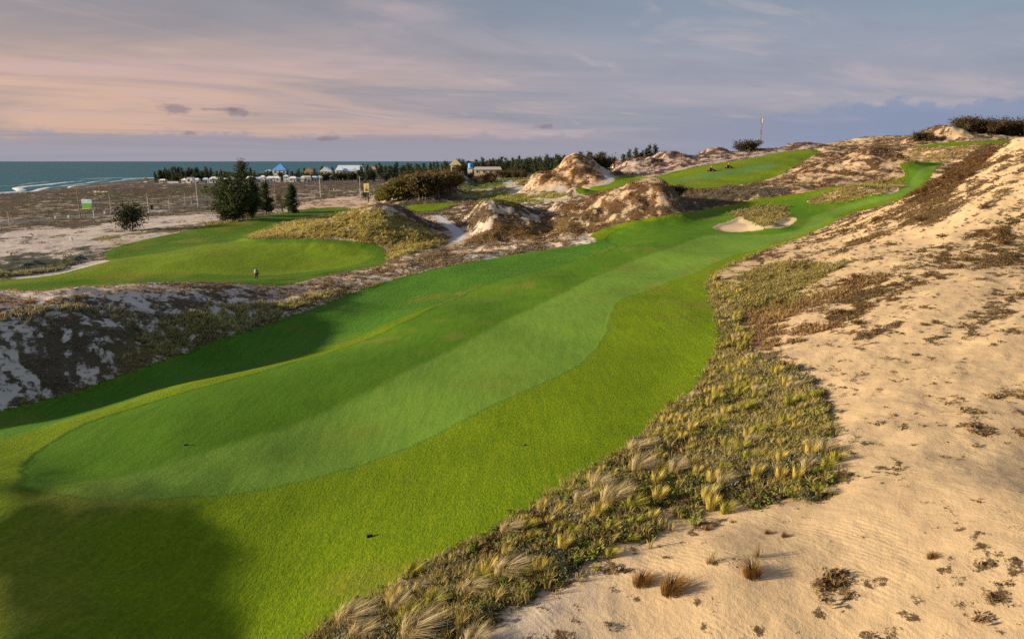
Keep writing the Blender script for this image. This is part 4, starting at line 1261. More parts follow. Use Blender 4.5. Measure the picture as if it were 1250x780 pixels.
row(46, 203, 262, 655, 700, far_m + rnd_m[:1], 0.75, 1.15, 'dark casuarina in the shore grove left of the white houses', 'shore grove trees')
row(34, 262, 345, 650, 720, far_m + rnd_m, 0.65, 1.0, 'dark tree rising behind the row of small white houses', 'trees behind the white houses')
row(34, 345, 450, 640, 720, far_m + rnd_m, 0.65, 1.0, 'dark tree among the larger resort houses', 'trees among the resort houses')
row(30, 300, 375, 612, 632, rnd_m, 0.30, 0.48, 'low dark tree in front of the white shore houses', 'low trees before the white houses', 'broad_tree')
row(34, 374, 460, 612, 640, rnd_m, 0.55, 0.85, 'low dark tree in front of the resort houses', 'low trees before the resort', 'broad_tree')
row(40, 440, 560, 560, 680, far_m, 0.9, 1.25, 'dark casuarina in the belt behind the wooded knoll', 'casuarinas behind the wooded knoll')
row(66, 555, 690, 500, 640, far_m, 0.95, 1.35, 'dark casuarina of the skyline belt left of the pointed dune', 'skyline belt casuarinas')
row(26, 680, 735, 470, 600, far_m, 1.0, 1.35, 'dark casuarina on the skyline behind the pointed dune', 'casuarinas behind the pointed dune')
row(9, 757, 797, 325, 345, far_m, 0.65, 0.95, 'casuarina in the small skyline group right of the pointed dune', 'small skyline casuarina group')
for u, dd, s, lb in ((198.5, 640, 0.85, 'lone slim casuarina at the seaward tip of the grove'), (448, 300, 0.75, 'dark slender tree beside the yellow picture board')):
    tree(far_m[1], 'casuarina', (u - CX) / F * dd, dd, s, 0.5, lb)
# the wooded knoll
for k in range(52):
    f = k / 51
    u = 464 + 94 * f + rt.uniform(-2, 2)
    dd = rt.uniform(233, 262)
    top_v = np.interp(u, [460, 475, 500, 525, 545, 560], [240, 227, 213, 208, 206, 214])
    x = (u - CX) / F * dd
    want = CAMZ + ray(u, top_v)[1] * dd - float(height(x, dd))
    gr = u < 490 + rt.uniform(-14, 14)
    tree((hilg_m if gr else hill_m)[k % 2], 'broad_tree', x, dd, float(np.clip(want / 6.9, 0.35, 1.35)) * rt.uniform(0.82, 1.0), rt.uniform(0, 6.28),
         'olive green tree on the left slope of the wooded knoll' if gr else 'brown leaved tree on the wooded knoll', 'tree', 'green trees of the wooded knoll' if gr else 'brown trees of the wooded knoll', MBARKP)
for u, dd, s, lb in ((736, 246, 1.0, 'large round olive bush on the skyline right of the pointed dune'), (721, 250, 0.8, 'dark bush against the right flank of the pointed dune'), (708, 262, 0.8, 'dark bush peeping over the top of the pointed dune'), (727, 242, 0.6, 'low dark bush below the large round one by the path'),
                     (898, 318, 0.85, 'dark flat topped bush on the far ridge, left of a pair'), (911, 320, 0.9, 'dark flat topped bush on the far ridge beside the mast'), (825, 154, 0.45, 'dark green bush on the shaded end of the sandy knoll')):
    tree(brb_m[int(u) % 3], 'bush', (u - CX) / F * dd, dd, s, u, lb, 'bush')
row(13, 1146, 1218, 308, 322, brb_m, 0.95, 1.35, 'dark brown bush in the thicket on the right skyline', 'skyline thicket bushes', 'bush', 'bush')
row(8, 1208, 1275, 300, 325, brb_m, 0.85, 1.15, 'dark bush at the right end of the skyline', 'right end skyline bushes', 'bush', 'bush')
row(5, 1104, 1122, 290, 300, brb_m, 0.45, 0.7, 'low dark bush on the left slope of the far right dune', 'bushes on the far right dune', 'bush', 'bush')
row(16, 610, 640, 360, 420, brb_m, 0.5, 0.8, 'dark bush beside the long grey shed', 'bushes by the grey shed', 'bush', 'bush')
row(10, 560, 600, 300, 340, brb_m, 0.5, 0.8, 'dark bush on the slope right of the wooded knoll', 'bushes right of the wooded knoll', 'bush', 'bush')


# ------------------------------------------------------------------ built things
class MB:
    """collects boxes, bars and prisms into one mesh"""
    def __init__(self):
        self.bm = bmesh.new()

    def box(self, c, s, rz=0.0):
        M = Matrix.Translation(c) @ Matrix.Rotation(rz, 4, 'Z') @ Matrix.Diagonal((*s, 1))
        bmesh.ops.create_cube(self.bm, size=1.0, matrix=M)
        return self

    def cyl(self, p0, p1, r0, r1=None, n=10):
        p0, p1 = Vector(p0), Vector(p1)
        d_ = p1 - p0
        M = Matrix.Translation((p0 + p1) / 2) @ d_.to_track_quat('Z', 'Y').to_matrix().to_4x4()
        bmesh.ops.create_cone(self.bm, cap_ends=True, segments=n, radius1=r0, radius2=r0 if r1 is None else r1, depth=d_.length, matrix=M)
        return self

    def poly(self, pts, thick):
        """outline in x,z given thickness along y (front face at y = -thick/2)"""
        f = [self.bm.verts.new((x, -thick / 2, z)) for x, z in pts]
        k = [self.bm.verts.new((x, thick / 2, z)) for x, z in pts]
        n = len(pts)
        self.bm.faces.new(f)
        self.bm.faces.new(k[::-1])
        for i in range(n):
            self.bm.faces.new((f[i], k[i], k[(i + 1) % n], f[(i + 1) % n]))
        return self

    def hip(self, w_, d_, h, over=0.4, ridge=0.0, z=0.0, along='x'):
        """hipped (ridge < 1) or gabled (ridge = full length) roof"""
        a, b_ = w_ / 2 + over, d_ / 2 + over
        e = [(-a, -b_), (a, -b_), (a, b_), (-a, b_)]
        lo = [self.bm.verts.new((x, y, z - 0.18)) for x, y in e]
        up_ = [self.bm.verts.new((x, y, z)) for x, y in e]
        if along == 'x':
            r_ = [self.bm.verts.new((-ridge * a, 0, z + h)), self.bm.verts.new((ridge * a, 0, z + h))]
        else:
            r_ = [self.bm.verts.new((0, -ridge * b_, z + h)), self.bm.verts.new((0, ridge * b_, z + h))]
        nf = self.bm.faces.new
        nf(lo[::-1])
        for i in range(4):
            nf((lo[i], lo[(i + 1) % 4], up_[(i + 1) % 4], up_[i]))
        if along == 'x':
            nf((up_[0], up_[1], r_[1], r_[0])); nf((up_[1], up_[2], r_[1])); nf((up_[2], up_[3], r_[0], r_[1])); nf((up_[3], up_[0], r_[0]))
        else:
            nf((up_[0], up_[1], r_[0])); nf((up_[1], up_[2], r_[1], r_[0])); nf((up_[2], up_[3], r_[1])); nf((up_[3], up_[0], r_[0], r_[1]))
        return self

    def build(self, name, mat, parent=None, smooth=False, bevel=0.0):
        if bevel:
            bmesh.ops.bevel(self.bm, geom=list(self.bm.edges), offset=bevel, segments=2, affect='EDGES', profile=0.6)
        bmesh.ops.recalc_face_normals(self.bm, faces=self.bm.faces)
        me = bpy.data.meshes.new(name)
        self.bm.to_mesh(me)
        self.bm.free()
        for p in me.polygons:
            p.use_smooth = smooth
        return link(me, name, mat, parent)


def col_mat(name, c, **kw):
    return mat_flat(name, c, **kw)


WHITE = col_mat('white_render', (0.74, 0.74, 0.72), var=0.10, scale=0.8)
CREAM = col_mat('cream_render', (0.66, 0.55, 0.36), var=0.12, scale=0.8)
YELLOW = col_mat('pale_yellow_render', (0.72, 0.66, 0.36), var=0.1, scale=0.8)
BLUEROOF = col_mat('blue_roof', (0.10, 0.32, 0.72), var=0.12, scale=1.5)
SKYROOF = col_mat('pale_blue_roof', (0.50, 0.64, 0.80), var=0.1, scale=1.5)
TANROOF = col_mat('tan_tile_roof', (0.42, 0.28, 0.18), var=0.2, scale=3)
GREYROOF = col_mat('grey_sheet_roof', (0.42, 0.39, 0.39), var=0.18, scale=1.5)
WHITEROOF = col_mat('white_roof', (0.72, 0.74, 0.77), var=0.1, scale=1.0)
REDROOF = col_mat('faded_red_roof', (0.36, 0.19, 0.15), var=0.2, scale=2)
THATCH = col_mat('thatch', (0.13, 0.09, 0.06), var=0.4, scale=6, bs=0.8)
GLASS = col_mat('window_glass', (0.05, 0.07, 0.09), rough=0.15, spec=0.6, var=0.1, bs=0.0)
DOORM = col_mat('door_paint', (0.16, 0.10, 0.06), var=0.2)
FRAME = col_mat('window_frame_paint', (0.62, 0.62, 0.60), var=0.1)
WOOD = col_mat('weathered_wood', (0.30, 0.22, 0.13), rough=0.9, var=0.35, scale=5)
DKWOOD = col_mat('dark_post', (0.06, 0.045, 0.035), rough=0.9, var=0.3, scale=5)
CONC = col_mat('pole_concrete', (0.50, 0.46, 0.41), rough=0.9, var=0.15, scale=4)
METAL = col_mat('galvanised_steel', (0.40, 0.42, 0.44), rough=0.45, metal=0.7, var=0.1)
BLACKM = col_mat('black_rubber', (0.02, 0.02, 0.022), rough=0.8, var=0.2)
REDP = col_mat('red_paint', (0.20, 0.05, 0.04), var=0.15)
WHITEP = col_mat('white_paint', (0.72, 0.70, 0.68), var=0.08)
ORANGE = col_mat('orange_cloth', (0.75, 0.20, 0.03), var=0.15)
REDBODY = col_mat('red_machine_paint', (0.20, 0.04, 0.022), rough=0.45, var=0.1)
GREYM = col_mat('grey_machine_paint', (0.10, 0.10, 0.105), rough=0.5, var=0.15)
SIGNBLUE = col_mat('sign_sky_blue', (0.40, 0.68, 0.86), var=0.06)
SIGNGREEN = col_mat('sign_green', (0.12, 0.42, 0.06), var=0.15)
SIGNYEL = col_mat('sign_yellow', (0.80, 0.72, 0.12), var=0.1)
SIGNCREAM = col_mat('sign_cream', (0.80, 0.68, 0.34), var=0.1)
SIGNBROWN = col_mat('sign_brown', (0.30, 0.17, 0.05), var=0.15)
SKIN = col_mat('skin', (0.42, 0.24, 0.16), var=0.05, bs=0.05)
HAIR = col_mat('black_hair', (0.012, 0.010, 0.009), var=0.2)
TEAL = col_mat('teal_cloth', (0.02, 0.26, 0.34), var=0.12)
WCLOTH = col_mat('white_cloth', (0.74, 0.76, 0.74), var=0.08)
DCLOTH = col_mat('dark_cloth', (0.03, 0.035, 0.05), var=0.2)
STONE = col_mat('pink_stone', (0.62, 0.42, 0.31), var=0.2, scale=8, bs=0.6)


def house(name, u, dd, w_, h, d_, roof_h, roof_m, wall_m, label, cat='house', ridge=0.7, along='x', nwin=2, storeys=1, rz=0.0, porch=False, dz=0.0):
    x = (u - CX) / F * dd
    o = tag(empty(name, (x, dd, float(height(x, dd)) + dz), rz), label, cat)
    wl = MB().box((0, 0, h / 2 - 0.6), (w_, d_, h + 1.2)).build('wall', wall_m, o)
    if roof_h > 0:
        MB().hip(w_, d_, roof_h, 0.5, ridge, h + 0.18, along).build('roof', roof_m, o)
    else:
        m_ = MB()
        m_.box((0, 0, h + 0.15), (w_ + 0.5, d_ + 0.5, 0.3))
        m_.build('roof', roof_m, o)
    fy = -d_ / 2
    dk = nwin // 2
    for st in range(storeys):
        hz = h / storeys
        zc_ = hz * (st + 0.55)
        for k in range(nwin):
            xx = -w_ / 2 + w_ * (k + 0.5) / nwin
            ww = min(1.5, w_ / nwin * 0.55)
            if st == 0 and k == dk:
                dr = MB().box((xx, fy - 0.03, 1.05), (1.0, 0.1, 2.1)).build('door', DOORM, o)
                MB().cyl((xx + 0.36, fy - 0.16, 1.0), (xx + 0.36, fy - 0.08, 1.0), 0.04, None, 8).build('handle', METAL, dr)
                continue
            fr = MB()
            hh = hz * 0.42
            fr.box((xx, fy - 0.03, zc_ + hh / 2 + 0.05), (ww + 0.2, 0.12, 0.1)).box((xx, fy - 0.05, zc_ - hh / 2 - 0.05), (ww + 0.3, 0.2, 0.1))
            fr.box((xx - ww / 2 - 0.05, fy - 0.03, zc_), (0.1, 0.12, hh)).box((xx + ww / 2 + 0.05, fy - 0.03, zc_), (0.1, 0.12, hh))
            fo = fr.build('window', FRAME, o)
            MB().box((xx, fy - 0.012, zc_), (ww, 0.04, hh)).build('pane', GLASS, fo)
    if porch:
        pm = MB()
        pm.box((0, fy - 1.2, h * 0.62), (w_ * 0.9, 2.4, 0.15))
        pm.build('porch_roof', roof_m, o)
        for sx in (-0.42, 0.42):
            MB().cyl((w_ * sx, fy - 2.2, -0.5), (w_ * sx, fy - 2.2, h * 0.62 - 0.07), 0.1).build('post', wall_m, o)
    return o


house('white_house', 241, 600, 4.6, 4.6, 5, 0.0, WHITEROOF, WHITE, 'narrow white flat roofed house, leftmost tall one of the shore row', ridge=0.9)
house('white_house', 233.5, 604, 4.0, 2.6, 4, 1.6, WHITEROOF, WHITE, 'small white gabled cottage just left of the narrow flat roofed house', ridge=0.0)
house('white_house', 259, 602, 3.6, 3.0, 4, 1.2, SKYROOF, WHITE, 'tiny white cottage with pale roof left of a wider one in the shore row', ridge=0.6)
house('white_house', 269.5, 600, 7.0, 3.4, 6, 1.8, WHITEROOF, WHITE, 'wide white house with white hipped roof, midway along the shore row', ridge=0.5, nwin=3)
house('white_house', 281.5, 604, 3.2, 2.8, 4, 1.2, WHITEROOF, WHITE, 'small white cottage half behind the tall clump of casuarinas', ridge=0.6)
house('cream_house', 290.5, 602, 8.2, 3.2, 6, 1.8, WHITEROOF, CREAM, 'cream walled house with white roof seen beside the clump of casuarinas', ridge=0.6, nwin=3)
house('white_house', 312.5, 600, 7.4, 3.4, 6, 2.0, WHITEROOF, WHITE, 'white house with steep white roof between the tall clump and the slim casuarina', ridge=0.4, nwin=3)
house('white_house', 340, 606, 10.5, 3.2, 6, 1.6, WHITEROOF, WHITE, 'long low white house below the blue pyramid roof', ridge=0.8, nwin=4)
house('white_house', 355.5, 604, 3.8, 4.6, 5, 1.4, SKYROOF, WHITE, 'narrow tall white house just right of the long low one', ridge=0.2, storeys=2)
house('white_house', 363.5, 602, 5.8, 3.0, 5, 1.6, WHITEROOF, WHITE, 'white gabled house right of the narrow tall one', ridge=0.5)
house('white_house', 370, 606, 3.2, 2.4, 4, 1.0, SKYROOF, WHITE, 'smallest bluish white cottage at the right end of the white row', ridge=0.5)
house('grey_house', 381, 610, 6.0, 3.2, 5, 1.6, GREYROOF, WHITE, 'greyish house right of the white row behind low trees', ridge=0.6)
for u_, dd_, w_, h_, rf_, lb_ in ((248.5, 608, 3.6, 2.6, WHITEROOF, 'little white cottage just right of the narrow flat roofed house'), (300.5, 606, 4.0, 2.8, SKYROOF, 'little white cottage in the gap right of the cream walled house'), (321.5, 606, 5.2, 3.0, SKYROOF, 'white cottage with pale blue roof left of the long low house'), (327.5, 612, 3.4, 4.2, WHITEROOF, 'slim two storey white house left of the long low house'), (376, 612, 3.4, 3.2, WHITEROOF, 'white cottage between the smallest cottage and the greyish house'), (389, 614, 4.6, 3.0, SKYROOF, 'white cottage under the brown roofed villa'), (396, 616, 4.2, 3.0, WHITEROOF, 'white cottage below the cream gabled villa'), (411, 622, 5.0, 3.2, WHITEROOF, 'low white house below the side wing of the biggest resort house')):
    house('white_house', u_, dd_, w_, h_, 4, 1.3, rf_, WHITE, lb_, ridge=0.5)
house('villa', 349.5, 690, 13.0, 8.0, 11, 6.4, BLUEROOF, WHITE, 'tall white villa with a bright blue pyramid roof', 'villa', ridge=0.0, nwin=3, storeys=2, dz=1.0)
house('white_house', 335, 680, 5.0, 8.2, 6, 1.6, SKYROOF, WHITE, 'white house with pale roof left of the blue pyramid roof', ridge=0.3, storeys=2)
house('villa', 403.5, 660, 9.5, 7.4, 9, 4.2, WHITEROOF, CREAM, 'cream gabled villa with whitish roof left of the big pale resort house', 'villa', ridge=1.0, along='y', nwin=3, storeys=2)
house('villa', 384, 668, 9.0, 7.0, 9, 4.2, TANROOF, CREAM, 'brown roofed villa half hidden by a dark tree', 'villa', ridge=1.0, along='y', nwin=3, storeys=2)
big = house('resort_house', 433, 655, 26.0, 6.8, 14, 5.4, SKYROOF, WHITE, 'biggest resort house with broad pale blue roof and two front gables', 'resort house', ridge=0.86, nwin=7, storeys=2, dz=0.5)
for sx in (-6.0, 5.0):
    g_ = MB().poly([(sx - 3.0, 7.0), (sx + 3.0, 7.0), (sx, 10.2)], 0.6).build('front_gable', WHITE, big)
    g_.location = (0, -7.2, 0)
MB().box((0, 0, 12.45), (22.0, 0.7, 0.35)).build('ridge_cap', TANROOF, big)
house('villa', 420, 650, 6.5, 8.2, 8, 2.6, SKYROOF, CREAM, 'cream side wing at the left of the biggest resort house', 'villa', ridge=0.5, storeys=2)
house('villa', 459.5, 665, 5.5, 8.2, 7, 2.4, TANROOF, CREAM, 'small tan villa right of the biggest resort house among casuarinas', 'villa', ridge=0.5, storeys=2)
house('white_house', 207.5, 618, 5.0, 2.2, 4, 1.0, WHITEROOF, CREAM, 'low cream hut before the grove, close to the beach', ridge=0.6)
wallo = MB()
wallo.box((0, 0, 0.5), (9.5, 0.3, 1.8)).box((0, 0, 1.45), (9.7, 0.42, 0.12))
wo_ = wallo.build('garden_wall', WHITE)
wx = (219 - CX) / F * 610
wo_.location = (wx, 610, float(height(wx, 610)))
tag(wo_, 'low white garden wall in front of the shore grove', 'wall')
house('gable_house', 558, 307, 4.0, 3.4, 5, 2.6, YELLOW, YELLOW, 'pale yellow house with stepped pointed gable behind the wooded knoll', 'house', ridge=1.0, along='y', nwin=2, storeys=1, dz=0.3)
house('grey_shed', 596, 430, 16.5, 2.6, 8, 1.6, GREYROOF, CREAM, 'long low shed with pale grey roof right of the yellow gable', 'shed', ridge=0.9, nwin=4, dz=1.0)
house('brown_house', 749, 330, 3.4, 2.6, 4, 1.4, REDROOF, CREAM, 'little house with faded red roof at the top of the cart path', 'house', ridge=0.5, dz=0.6)
hut = tag(empty('beach_hut', ((187 - CX) / F * 640, 640, float(height((187 - CX) / F * 640, 640)))), 'small thatched beach hut on the sand beside the surf', 'hut')
MB().hip(3.6, 3.6, 1.9, 0.4, 0.0, 2.5).build('thatched_roof', THATCH, hut)
MB().box((0, 0, 0.35), (3.2, 3.2, 1.1)).build('low_wall', WHITE, hut)
for sx in (-1.5, 1.5):
    for sy in (-1.5, 1.5):
        MB().cyl((sx, sy, 0.8), (sx, sy, 2.4), 0.09).build('post', WOOD, hut)
# small water tower
wt = tag(empty('water_tower', ((575 - CX) / F * 460, 460, float(height((575 - CX) / F * 460, 460)))), 'white water tower with a bright blue tank beside the yellow gable', 'water tower')
MB().box((0, 0, 2.6), (3.2, 3.0, 7.2)).build('tower', WHITE, wt)
MB().cyl((0.4, 0, 6.2), (0.4, 0, 9.0), 1.7, 1.7, 20).cyl((0.4, 0, 9.0), (0.4, 0, 9.5), 1.7, 0.4, 20).build('tank', BLUEROOF, wt)
MB().box((0, 0, 6.2), (4.0, 3.8, 0.16)).build('platform', CONC, wt)

# poles along the beach road
def pole(u, v, hpx, mat, label, arm=True, r=0.14, group=None, lamp=False):
    x, y, z = spot(u, v)
    H = hpx * y / F
    o = tag(empty('utility_pole', (x, y, z - 0.3), random.uniform(-0.3, 0.3)), label, 'pole', group)
    MB().cyl((0, 0, 0), (0, 0, H + 0.3), r, r * 0.68, 12).build('shaft', mat, o)
    if arm:
        MB().box((0, -0.16, H - 0.35), (1.9, 0.11, 0.13)).build('crossarm', WOOD, o)
        for sx in (-0.8, 0, 0.8):
            MB().cyl((sx, -0.16, H - 0.29), (sx, -0.16, H - 0.06), 0.055, 0.035, 8).build('insulator', WHITEP, o)
    if lamp:
        la = MB().cyl((0, 0, H - 0.2), (1.1, -0.3, H + 0.15), 0.05, 0.04, 8).build('lamp_arm', mat, o)
        MB().box((1.3, -0.35, H + 0.15), (0.6, 0.25, 0.12)).build('lamp_head', METAL, la)
    return o


pole(98.5, 267.5, 39, WOOD, 'tall brown wooden pole left of the green and blue billboard', True, 0.17)
pole(86, 267, 15, WOOD, 'short leaning post left of the tall brown pole', False, 0.12)
pole(136, 262, 24, CONC, 'thin pole with a white box just right of the billboard', False, 0.10)
pole(174, 258, 17, WOOD, 'short tan post left of the white roadside pole', False, 0.12)
pole(182, 261, 24, CONC, 'white concrete roadside pole right of the dark bushy tree', True, 0.16)
pole(207, 256, 13, CONC, 'short pale pole halfway between two taller roadside poles', False, 0.13)
pole(242, 253.5, 32, CONC, 'tallest pale roadside pole standing on a heap of pale sand', True, 0.17, None, True)
pole(226, 248, 12, CONC, 'small faint pole far behind the road, left of two', False, 0.12)
pole(234, 250, 10, CONC, 'small faint pole far behind the road, right of two', False, 0.12)
pole(336.5, 248, 31, WOOD, 'tan pole rising between the slim casuarina and the thin tree', True, 0.16)
pole(391.5, 241, 26, CONC, 'pale pole alone on the brown plain before the resort houses', True, 0.18, None, True)
pole(403, 240, 9, WOOD, 'short yellowish post right of the lone pale pole', False, 0.14)
pole(440, 239, 23, CONC, 'pale pole just left of the yellow picture board', True, 0.16)
pole(12, 275.5, 15, CONC, 'short pale post near the left edge of the road', False, 0.12)
pole(1, 280, 16, CONC, 'pale post cut by the left edge of the photograph', False, 0.13)
pole(626.5, 213.5, 8, WHITEP, 'small white post by the rough greens left of the pointed dune', False, 0.16)
for u, v, lb in ((68, 267.5, 'white marker stone left of the short leaning post by the road'), (84, 266, 'white marker stone at the foot of the short leaning post'), (128, 261, 'white marker stone right of the billboard by the road'), (144, 258.5, 'white marker stone behind the dark bushy tree'), (407.5, 232.5, 'white marker block far out on the brown plain'), (87, 293.5, 'white marker stone on the pale sand flat')):
    x, y, z = spot(u, v)
    o = MB().box((0, 0, 0.25), (0.5, 0.4, 1.1)).build('marker_stone', WHITEP, None, False, 0.06)
    o.location = (x, y, z)
    tag(o, lb, 'marker stone')
for u, lb in ((127, 'cream roadside kiosk left of its twin beyond the billboard'), (136.5, 'cream roadside kiosk right of its twin beyond the billboard')):
    house('roadside_kiosk', u, 392, 2.2, 1.4, 2.2, 0.4, CREAM, CREAM, lb, 'kiosk', ridge=0.8)
# motor scooter and rider waiting by the road are a few pixels: plain dark drum instead
x, y, z = spot(185, 256)
o = MB().cyl((0, 0, 0), (0, 0, 1.5), 0.55, 0.55, 16).cyl((0, 0, 1.5), (0, 0, 1.62), 0.6, 0.5, 16).build('scooter_placeholder', DKWOOD)
o.location = (x, y, z)
tag(o, 'dark upright drum standing for a scooter and rider beside the white roadside pole', 'placeholder')

# billboard
x, y, z = spot(102.5, 266.5)
k = y / F
bb = tag(empty('billboard', (x, y, z), -0.05), 'roadside billboard, sky blue above a curved green field with a yellow rim', 'billboard')
Wb, zt, zb = 12.6 * k, 22.5 * k, 11.0 * k


def curve_pts(inset=0.0, top=None):
    """board outline: square on the left, swept away in a curve on the lower right"""
    top = zt if top is None else top
    pts = [(0.0, zb + inset)]
    for i in range(9):
        t_ = i / 8
        a = math.pi / 2 * t_
        pts.append((0.35 * Wb + (0.65 * Wb - inset) * math.sin(a), zb + inset + (0.55 * (zt - zb)) * (1 - math.cos(a))))
    pts += [(Wb - inset, top), (0.0, top)]
    return pts


MB().poly(curve_pts(), 0.24).build('panel', SIGNBLUE, bb)
p_ = MB().poly(curve_pts(0.0, zb + 0.62 * (zt - zb)), 0.03).build('rim', SIGNYEL, bb)
p_.location = (0, -0.14, 0)
p_ = MB().poly([(x_, z_) for x_, z_ in curve_pts(0.20, zb + 0.60 * (zt - zb))], 0.03).build('green_field', SIGNGREEN, bb)
p_.location = (0, -0.175, 0)
p_ = MB().poly([(0.1, zt - 0.18), (0.1, zb + 0.80 * (zt - zb)), (0.30 * Wb, zb + 0.86 * (zt - zb)), (0.55 * Wb, zb + 0.80 * (zt - zb)), (0.80 * Wb, zb + 0.88 * (zt - zb)), (Wb - 0.3, zt - 0.18)], 0.03).build('cloud_field', WHITEP, bb)
p_.location = (0, -0.14, 0)
for sx in (0.08, 0.98):
    MB().cyl((sx * Wb, 0.25, -0.4), (sx * Wb, 0.25, zt), 0.13, 0.11, 10).build('post', WOOD if sx < 0.5 else METAL, bb)
MB().box((0.53 * Wb, 0.2, zb + 0.7 * (zt - zb)), (0.9 * Wb, 0.1, 0.14)).build('rail', METAL, bb)
# upright picture board
x, y, z = spot(448.5, 247)
k = y / F
pb = tag(empty('picture_board', (x, y, z)), 'upright cream and yellow picture board on a dark post', 'board')
MB().box((-0.4 * k, -0.12, 17 * k), (6.4 * k, 0.14, 10.5 * k)).build('panel', SIGNCREAM, pb)
pi_ = MB()
pi_.cyl((-1.2 * k, -0.20, 19 * k), (-1.2 * k, -0.24, 19 * k), 1.3 * k, None, 16)
pi_.build('round_motif', SIGNYEL, pb)
MB().poly([(-2.6 * k, 13 * k), (2.0 * k, 13 * k), (1.4 * k, 16 * k), (0.2 * k, 15 * k), (-0.6 * k, 17.5 * k), (-1.8 * k, 15.5 * k)], 0.03).build('dark_motif', SIGNBROWN, pb).location = (0, -0.21, 0)
MB().cyl((1.2 * k, 0, -0.4), (1.2 * k, 0, 22 * k), 0.20, 0.17, 10).build('post', DKWOOD, pb)
MB().box((0, 0.02, 11.2 * k), (7.2 * k, 0.12, 0.2)).build('rail', DKWOOD, pb)

# masts on the skyline
MASTG = col_mat('mast_grey_white', (0.20, 0.19, 0.20), var=0.1)


def mast(u, dd, v_top, v_base, wbase, label, two=True):
    x = (u - CX) / F * dd
    zt_ = CAMZ + ray(u, v_top)[1] * dd
    z0 = min(float(height(x, dd)), CAMZ + ray(u, v_base)[1] * dd)
    H = zt_ - z0
    o = tag(empty('radio_mast', (x, dd, z0)), label, 'mast')
    nb = 8
    for k in range(nb):
        m_ = MB()
        za, zb_ = H * k / nb, H * (k + 1) / nb
        wa, wb = wbase * (1 - 0.45 * k / nb), wbase * (1 - 0.45 * (k + 1) / nb)
        c3 = [(math.cos(a), math.sin(a)) for a in (0.5, 2.6, 4.7)]
        for i in range(3):
            (ax, ay), (bx, by) = c3[i], c3[(i + 1) % 3]
            m_.cyl((ax * wa, ay * wa, za), (ax * wb, ay * wb, zb_), 0.10, None, 6)
            for j in range(3):
                f0, f1 = j / 3, (j + 1) / 3
                w0, w1 = wa + (wb - wa) * f0, wa + (wb - wa) * f1
                m_.cyl((ax * w0, ay * w0, za + (zb_ - za) * f0), (bx * w1, by * w1, za + (zb_ - za) * f1), 0.06, None, 5)
        m_.build('lattice_section', (REDP if k % 2 else MASTG) if two else METAL, o)
    MB().cyl((0, 0, H), (0, 0, H + 1.6), 0.07, 0.03, 8).build('antenna_rod', METAL, o)
    if two:
        for k in range(3):
            a = 2.1 * k + 0.4
            MB().box((math.cos(a) * 0.9, math.sin(a) * 0.9, H - 1.5), (0.35, 0.2, 2.6), a + 1.57).build('panel_antenna', REDP if k % 2 else WHITEP, o)
    return o


mast(918.5, 470, 145, 184, 0.5, 'tall red and white lattice mast on the skyline')
mast(890, 500, 171, 186, 0.3, 'short thin grey mast left of the red and white one', False)


# ------------------------------------------------------------------ people and mowers
def skin_body(name, joints, edges, radii, mat, parent, root=0, sub=2):
    me = bpy.data.meshes.new(name)
    me.from_pydata(joints, edges, [])
    o = link(me, name, mat, parent)
    mo = o.modifiers.new('skin', 'SKIN')
    mo.use_smooth_shade = True
    for i, rr_ in enumerate(radii):
        v = me.skin_vertices[0].data[i]
        v.radius = (rr_, rr_)
        v.use_root = (i == root)
    o.modifiers.new('sub', 'SUBSURF').levels = sub
    o.modifiers['sub'].render_levels = sub
    return o


